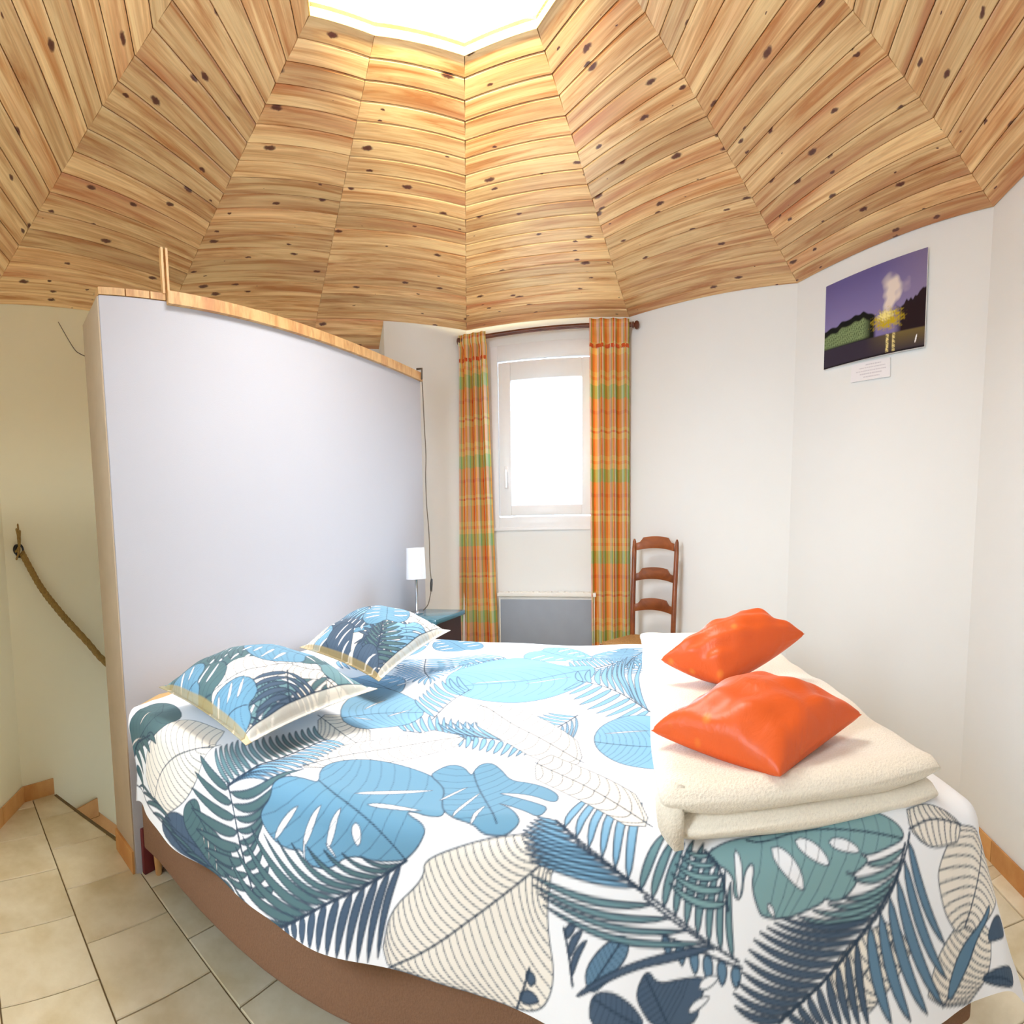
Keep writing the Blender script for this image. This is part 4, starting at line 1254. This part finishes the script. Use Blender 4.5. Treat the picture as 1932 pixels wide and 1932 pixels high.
def curtain(label, st0, st1, sb0, sb1, ztop, zbot, nf, seed):
    r = np.random.default_rng(seed)
    nu, nv = 150, 90
    ph = r.uniform(0, 6)
    cen = np.array(p3((st0 + st1) / 2, zbot, .08))
    vs, uvs = [], []
    for j in range(nv):
        v = j / (nv - 1); z = zbot + (ztop - zbot) * v
        tape = math.exp(-((z - (ztop - .14)) / .03) ** 2)
        head = 1 if z > ztop - .13 else 0
        for i in range(nu):
            u = i / (nu - 1)
            s0_ = sb0 + (st0 - sb0) * v ** .8; s1_ = sb1 + (st1 - sb1) * v ** .8
            dep = .040 * (1 - .55 * tape) * (1 - .35 * v)
            a_ = 2 * PI * nf * u + ph + .25 * math.sin(3 * v + ph)
            o_ = .082 + dep * math.sin(a_) + .006 * math.sin(a_ * 2.3 + 5 * v)
            if z > ztop - .05:
                # wraps over the pole
                k = (z - (ztop - .05)) / .05
                o_ = .082 + .019 + .008 * math.sin(a_) - .012 * max(0, k - .6)
            s = s0_ + (s1_ - s0_) * (u + .012 * math.cos(a_))
            q = np.array(p3(s, z, max(.02, o_)))
            vs.append(q - cen); uvs.append((u * .62 + .07 * seed, z + .11 * seed))
    fs = [(j * nu + i, j * nu + i + 1, (j + 1) * nu + i + 1, (j + 1) * nu + i) for j in range(nv - 1) for i in range(nu - 1)]
    o = mesh_obj('curtain', vs, fs, M['plaid'], None, True)
    o.location = cen
    uv = o.data.uv_layers.new(name='cloth')
    li = np.empty(len(o.data.loops), np.int32); o.data.loops.foreach_get('vertex_index', li)
    uv.data.foreach_set('uv', np.array(uvs, np.float32)[li].ravel())
    m = o.modifiers.new('t', 'SOLIDIFY'); m.thickness = .0012
    tag(o, label, 'curtain', 'madras plaid curtains')
    # gathered heading tape
    vs, fs = [], []
    for i in range(80):
        u = i / 79
        a_ = 2 * PI * nf * u + ph + .25 * math.sin(3 * .93 + ph)
        s = st0 + (st1 - st0) * (u + .012 * math.cos(a_))
        of = .082 + .0155 * math.sin(a_) + .0035
        for z in (ztop - .15, ztop - .13):
            vs.append(np.array(p3(s, z + .002 * math.sin(40 * u), of)) - cen)
    fs = [(2 * i, 2 * i + 2, 2 * i + 3, 2 * i + 1) for i in range(79)]
    t_ = mesh_obj('heading_tape', vs, fs, M['tape'], o, True)
    return o


M['tape'] = simple('orange_heading_tape', (206, 84, 30), .8, noise=.2, scale=60)
curtain('orange, green and white plaid curtain left of the window, beside the bedside table', -.035, .185, -.085, .262, 2.186, .06, 3.2, 1)
curtain('orange, green and white plaid curtain right of the window, behind the chair', .985, 1.285, 1.018, 1.318, 2.200, .06, 3.4, 2)

# ------------------------------------------------------------------ bedside table and lamp
ns_ = empty('bedside_table', (-.55, 3.04, 0)); tag(ns_, 'small dark bedside table with a teal top in the corner by the partition', 'table')
bpy.context.view_layer.update()
nd_ = np.array([.30, .954]); nn_ = np.array([-.954, .30]); NA = np.array([-.455, 2.80])
def nf_(a, o_, z):
    q = NA + nd_ * a + nn_ * o_
    return (q[0], q[1], z)
def npart(mb, name, mat, **k):
    o = mb.build(name, mat, None, **k); parent_keep(o, ns_); return o
npart(MB().box(-.01, .43, -.01, .33, .632, .655, nf_), 'table_top', M['teal'], bevel=.004)
cb = MB().box(.02, .40, .01, .025, .05, .630, nf_).box(.02, .40, .295, .31, .05, .630, nf_).box(.385, .40, .025, .295, .05, .630, nf_).box(.02, .385, .025, .295, .05, .07, nf_).box(.02, .385, .025, .295, .33, .345, nf_)
npart(cb, 'body', M['night_dark'])
dr = npart(MB().box(.006, .019, .014, .306, .46, .625, nf_), 'drawer', M['night_dark'], bevel=.002)
kn = MB().lathe([(.004, 0), (.012, .006), (.013, .014), (.006, .02)], 14, nf_(.006, .16, .54), Matrix((Vector((nd_[1], -nd_[0], 0)), Vector((0, 0, 1)), Vector((-nd_[0], -nd_[1], 0)))).transposed()).build('knob', M['brass'], None, smooth=True)
kn.parent = dr; kn.matrix_parent_inverse = dr.matrix_world.inverted()
for a_, o_ in ((.03, .02), (.03, .28), (.37, .02), (.37, .28)):
    npart(MB().box(a_, a_ + .025, o_, o_ + .025, 0, .05, nf_), 'leg', M['night_dark'])

lp = empty('table_lamp', (-.615, 3.04, .655)); tag(lp, 'small lamp with white drum shade standing on the bedside table', 'lamp')
def lpart(mb, name, mat, par=lp, **k):
    o = mb.build(name, mat, par, **k); return o
lpart(MB().lathe([(.045, 0), (.046, .008), (.012, .013), (.009, .02), (.009, .17), (.013, .175), (.013, .19)], 24), 'stand', M['chrome'], smooth=True)
sh = MB()
sh.lathe([(.064, .170), (.058, .318), (.056, .318), (.062, .170)], 32)
sh.f = sh.f[:-2] + [(96 + k, 96 + (k + 1) % 32, (k + 1) % 32, k) for k in range(32)]
lpart(sh, 'lamp_shade', M['shade'], smooth=True)
lpart(MB().lathe([(.012, .19), (.024, .225), (.027, .245), (.018, .268), (.002, .275)], 18), 'bulb', M['shade'], smooth=True)

# lamp cord clipped down the free edge of the partition
cd = [(-.616, 3.428, 1.86), (-.610, 3.428, 1.80), (-.603, 3.428, 1.60), (-.597, 3.425, 1.45), (-.602, 3.418, 1.34), (-.600, 3.420, 1.2), (-.592, 3.43, 1.08), (-.588, 3.43, 1.00),
      (-.575, 3.35, .93), (-.548, 3.20, .86), (-.528, 3.12, .80), (-.528, 3.09, .76), (-.545, 3.07, .70), (-.575, 3.05, .672)]
def spline(pts, n=8):
    pts = [Vector(q) for q in pts]; out = []
    for k in range(len(pts) - 1):
        a_, b_, c_, d_ = pts[max(k - 1, 0)], pts[k], pts[k + 1], pts[min(k + 2, len(pts) - 1)]
        for j in range(n):
            t = j / n
            out.append(.5 * ((2 * b_) + (c_ - a_) * t + (2 * a_ - 5 * b_ + 4 * c_ - d_) * t * t + (-a_ + 3 * b_ - 3 * c_ + d_) * t ** 3))
    return out + [pts[-1]]
co = MB().tube(spline(cd, 6), .0032, 8).build('lamp_cord', M['cord'], smooth=True)
tag(co, 'thin brown lamp cord running down the free edge of the partition', 'cord')
MB().tube([(-.5275, 3.125, .815), (-.527, 3.108, .795), (-.5275, 3.095, .76)], [.007, .009, .007], 10).build('switch', M['black'], co, smooth=True)

# ------------------------------------------------------------------ ladder-back chair
ch = empty('ladder_back_chair', (1.011, 3.321, 0), math.atan2(-.683, .730))
tag(ch, 'dark wooden ladder-back chair with rush seat, standing right of the window', 'chair')
# local frame: x from left post to right post, -y towards the wall, +y is wrong way, so the front is -y
FR = -1
def cpart(mb, name, mat, **k): return mb.build(name, mat, ch, **k)
for sx in (-1, 1):
    pts = [(sx * .160, 0.02, 0), (sx * .163, 0.01, .25), (sx * .165, 0.0, .46), (sx * .168, .012, .70), (sx * .171, .03, .93), (sx * .172, .033, .985), (sx * .172, .034, 1.0)]
    cpart(MB().tube(pts, [.015, .018, .019, .018, .017, .013, .006], 12), 'back_post', M['chair_wood'], smooth=True)
for sx in (-1, 1):
    cpart(MB().tube([(sx * .195, -.37, 0), (sx * .198, -.372, .25), (sx * .20, -.375, .455), (sx * .20, -.375, .468)], [.014, .018, .018, .012], 12), 'front_leg', M['chair_wood'], smooth=True)


def slat(zc, h, yb):
    xs = np.linspace(-.152, .152, 25)
    vs = []
    for x in xs:
        f = abs(x) / .152
        top = h / 2 + .018 * (1 - f ** 2) - (.020 if f > .80 else .020 * max(0, (f - .68) / .12))
        bot = -h / 2 + .014 * (1 - f ** 2)
        y = yb + .022 * (1 - f * f)
        for yy, zz in ((y - .007, bot), (y + .007, bot), (y + .007, top), (y - .007, top)):
            vs.append((x, yy, zc + zz))
    n = len(xs)
    fs = [(4 * i + k, 4 * i + (k + 1) % 4, 4 * i + 4 + (k + 1) % 4, 4 * i + 4 + k) for i in range(n - 1) for k in range(4)]
    fs += [(0, 1, 2, 3), tuple(4 * (n - 1) + k for k in (3, 2, 1, 0))]
    mb = MB(); mb.add(vs, fs)
    o = mb.build('slat', M['chair_wood'], ch, bevel=.0015)


for zc, yb in ((.968, .030), (.802, .018), (.635, .006)):
    slat(zc, .060, yb)
# rush seat woven in four triangles
st_ = MB()
def seatpt(u, v, dz=0): # u -1..1, v 0..1 back to front
    return (u * (.165 + .037 * v), -.385 * v + .01, .462 + dz)
ngr = 16
for k in range(ngr):
    f0, f1 = k / ngr, (k + .9) / ngr
    for (A_, B_, C_, D_) in (((-f1, .5 - f1 / 2), (f1, .5 - f1 / 2), (f0, .5 - f0 / 2), (-f0, .5 - f0 / 2)), ((-f1, .5 + f1 / 2), (f1, .5 + f1 / 2), (f0, .5 + f0 / 2), (-f0, .5 + f0 / 2)),
                             ((-f1, .5 - f1 / 2), (-f1, .5 + f1 / 2), (-f0, .5 + f0 / 2), (-f0, .5 - f0 / 2)), ((f1, .5 - f1 / 2), (f1, .5 + f1 / 2), (f0, .5 + f0 / 2), (f0, .5 - f0 / 2))):
        h = .006 + .010 * f1
        o4 = [seatpt(*A_, h), seatpt(*B_, h), seatpt(*C_, h), seatpt(*D_, h)]; b4 = [seatpt(*q, -.008) for q in (A_, B_, C_, D_)]
        st_.add(o4 + b4, [(0, 1, 2, 3), (7, 6, 5, 4), (0, 4, 5, 1), (1, 5, 6, 2), (2, 6, 7, 3), (3, 7, 4, 0)])
seat = cpart(st_, 'seat', M['rush'])
rails = [((-.165, 0, .455), (.165, 0, .455)), ((-.2, -.375, .455), (.2, -.375, .455)), ((-.163, 0, .455), (-.2, -.375, .455)), ((.163, 0, .455), (.2, -.375, .455))]
for a_, b_ in rails:
    cpart(MB().tube([a_, b_], .011, 10), 'seat_rail', M['chair_wood'], smooth=True)
for z, sd in ((.14, 'f'), (.26, 'f'), (.12, 'l'), (.22, 'l'), (.12, 'r'), (.22, 'r'), (.18, 'b')):
    e = {'f': ((-.197, -.372, z), (.197, -.372, z)), 'b': ((-.162, .012, z), (.162, .012, z)), 'l': ((-.162, .01, z), (-.197, -.372, z)), 'r': ((.162, .01, z), (.197, -.372, z))}[sd]
    cpart(MB().tube([e[0], e[1]], .009, 10), 'stretcher', M['chair_wood'], smooth=True)

# ------------------------------------------------------------------ picture and caption card on the right wall
p5, L5, d5, n5 = wf(5)
PW, PH = .742, .358
na, nb = 300, 170
uu, vv = np.meshgrid(np.linspace(0, 1, na), np.linspace(0, 1, nb))
def nz(x, y, s, seed=0):
    r = np.random.default_rng(seed); o = np.zeros_like(x)
    for k in range(9):
        an = r.uniform(0, 2 * PI); f = s * r.uniform(.5, 2.2); o += np.sin(f * (x * math.cos(an) + y * math.sin(an)) + r.uniform(0, 6)) / 3
    return o
def C3(c): return np.array(lin(c))
im = C3((118, 108, 172)) * (1 - vv[..., None] * .35) + C3((120, 114, 156)) * (vv[..., None] * .1)
g = np.clip(1 - np.abs(vv - .45) * 2, 0, 1)[..., None]; im = im * (1 - g * .4) + C3((168, 156, 196)) * g * .4
def blend(m, c):
    global im
    im = im * (1 - m[..., None]) + (C3(c) if isinstance(c, tuple) else c) * m[..., None]
sm = lambda x: np.clip(x, 0, 1)
# grey dusk towards the right, steam plume
blend(sm((uu - .55) * 1.6) * .55, (158, 140, 156))
pl = sm(1.3 - ((uu - .68 - .03 * np.sin(vv * 12)) / (.075 + .03 * np.sin(vv * 9 + 1))) ** 2 - ((vv - .60) / .26) ** 2 + .25 * nz(uu, vv, 40, 1))
blend(sm(pl), (232, 218, 208))
pl2 = sm(.8 - ((uu - .83) / .05) ** 2 - ((vv - .68) / .09) ** 2 + .2 * nz(uu, vv, 50, 2)); blend(pl2 * .7, (186, 170, 188))
# hills on the left, dark trees on the right, yellow lit trees
hill = .46 + .10 * uu / .5 - .10 * sm((uu - .42) / .12) + .008 * nz(uu, vv * 0, 60, 3)
m_ = sm((hill - vv) * 60) * sm((.56 - uu) * 30); blend(m_, (18, 22, 24))
veg = sm((hill - .07 - vv) * 40) * sm((.50 - uu) * 12) * sm((vv - .22) * 30); blend(veg, (132, 152, 108)); blend(veg * sm(nz(uu, vv, 190, 4)) * .8, (44, 58, 34))
tr = .50 + .12 * sm((uu - .80) / .2) + .02 * nz(uu, vv * 0, 90, 5)
m_ = sm((tr - vv) * 50) * sm((uu - .72) * 14); blend(m_, (38, 26, 34))
lit = sm(1.1 - ((uu - .66) / .16) ** 2 - ((vv - .37) / .12) ** 2 + .35 * nz(uu, vv, 120, 6)); blend(lit * sm((vv - .24) * 30), (196, 170, 40))
blend(sm(1 - ((uu - .64) / .09) ** 2 - ((vv - .42) / .06) ** 2 + .3 * nz(uu, vv, 140, 7)), (246, 232, 150))
# lake
wt = sm((.235 - .02 * uu - vv) * 60); blend(wt, (56, 50, 66)); blend(wt * sm((uu - .45) * 3) * sm(vv * 5), (116, 100, 62))
for q in (.665, .725): blend(wt * sm(1.2 - ((uu - q) / .016) ** 2) * sm(.6 + .5 * nz(uu, vv, 160, 8)), (240, 222, 150))
blend(sm((.02 - vv) * 200), (30, 28, 34))
# small white bird emblem in the lower right corner
blend(sm((1 - ((uu - .925 - (vv - .1) * .16) / .007) ** 2 - ((vv - .10) / .045) ** 2) * 4), (250, 250, 250))
cor = [p5(.280, 1.791, .010), p5(1.014, 1.783, .020), p5(1.006, 2.147, .020), p5(.274, 2.152, .010)]
cor = [np.array(q) for q in cor]
pic = empty('landscape_photo', tuple((cor[0] + cor[1]) / 2)); tag(pic, 'unframed landscape photograph of a steaming lake at dusk, hung on the right wall', 'picture')
bpy.context.view_layer.update()
def bil(u, v, off=0):
    q = (1 - u)[..., None] * (1 - v)[..., None] * cor[0] + u[..., None] * (1 - v)[..., None] * cor[1] + u[..., None] * v[..., None] * cor[2] + (1 - u)[..., None] * v[..., None] * cor[3]
    return q + np.array([n5[0], n5[1], 0]) * off
o = grid_mesh('photo_print', bil(uu, vv, .0012), im, M['photo'], None, False); parent_keep(o, pic)
nb3 = np.array([n5[0], n5[1], 0])
mb = MB().add([c - nb3 * 0 for c in cor] + [c - nb3 * .006 for c in cor], [(0, 1, 2, 3), (7, 6, 5, 4), (0, 4, 5, 1), (1, 5, 6, 2), (2, 6, 7, 3), (3, 7, 4, 0)])
o = mb.build('backing_board', M['white_pvc']); parent_keep(o, pic)
# caption card, its lines of print too small to read
uu, vv = np.meshgrid(np.linspace(0, 1, 150), np.linspace(0, 1, 60))
im = np.ones(uu.shape + (3,)) * C3((240, 238, 242))
for k, (a0, a1) in enumerate(((.38, .78), (.22, .88), (.14, .90), (.24, .80), (.34, .74))):
    y = .84 - k * .165
    m_ = (np.abs(vv - y) < .028) & (uu > a0) & (uu < a1) & (np.sin(uu * 210 + k) > -.55)
    blend(m_ * .45, (150, 140, 160))
cor = [np.array(q) for q in (p5(.503, 1.706, .006), p5(.793, 1.697, .010), p5(.787, 1.772, .010), p5(.505, 1.780, .006))]
card = empty('caption_card', tuple((cor[0] + cor[1]) / 2)); tag(card, 'small white caption card under the landscape photograph', 'card')
bpy.context.view_layer.update()
o = grid_mesh('card_print', bil(uu, vv, .0008), im, M['card'], None, False); parent_keep(o, card)
o = MB().add([c for c in cor] + [c - nb3 * .004 for c in cor], [(0, 1, 2, 3), (7, 6, 5, 4), (0, 4, 5, 1), (1, 5, 6, 2), (2, 6, 7, 3), (3, 7, 4, 0)]).build('acrylic_back', M['white_pvc']); parent_keep(o, card)

# ------------------------------------------------------------------ rope handrail in the stair alcove
rope = empty('rope_handrail', p0(.08, 1.16, .05)); tag(rope, 'twisted hemp rope handrail hanging on the cream alcove wall', 'rope')
bpy.context.view_layer.update()
rpts = [p0(.088, 1.125, .062), p0(.106, 1.099, .06), p0(.145, 1.036, .06), p0(.18, .982, .06), p0(.225, .925, .06), p0(.273, .874, .06), p0(.33, .815, .06),
        p0(.387, .762, .06), p0(.488, .669, .06), p0(.574, .585, .06), p0(.70, .49, .07), p0(.86, .38, .08), p0(1.0, .27, .08)]
sp = spline(rpts, 14)
o = MB().tube(sp, .0155, 15, prof=lambda th, i: 1 + .24 * abs(math.cos(1.5 * (th - i * .42)))).build('rope', M['rope'], None, smooth=True); parent_keep(o, rope)
hk = MB().tube([p0(.078, 1.145, 0), p0(.078, 1.145, .05)], .009, 12).lathe([(.024, 0), (.022, .006), (.004, .010)], 18, p0(.078, 1.145, 0.001), Matrix((Vector((0, 0, 1)), Vector((d0[0], d0[1], 0)), Vector((n0[0], n0[1], 0)))).transposed())
ringp = [p0(.078 + .024 * math.sin(t), 1.135 + .026 * math.cos(t), .052) for t in np.linspace(0, 2 * PI, 22)]
hk.tube(ringp, .006, 10)
o = hk.build('wall_hook', M['black'], None, smooth=True); parent_keep(o, rope)
fr_ = MB()
for k, (dx, dz) in enumerate(((-.012, .085), (0, .105), (.012, .075), (-.026, -.055), (-.030, -.02))):
    fr_.tube(spline([p0(.078, 1.15, .055), p0(.078 + dx * .5, 1.15 + dz * .6, .064), p0(.078 + dx, 1.15 + dz, .058)], 5), [.008] * 5 + [.006] * 5 + [.002], 8)
o = fr_.build('frayed_end', M['rope'], None, smooth=True); parent_keep(o, rope)
# thin cable high on the alcove wall
o = MB().tube(spline([p0(.46, 2.17, .004), p0(.55, 2.06, .004), p0(.60, 2.03, .004), p0(.70, 2.01, .004)], 6), .0018, 6).build('wall_cable', M['cord'], smooth=True)
tag(o, 'thin loose cable near the top of the cream alcove wall', 'cable')
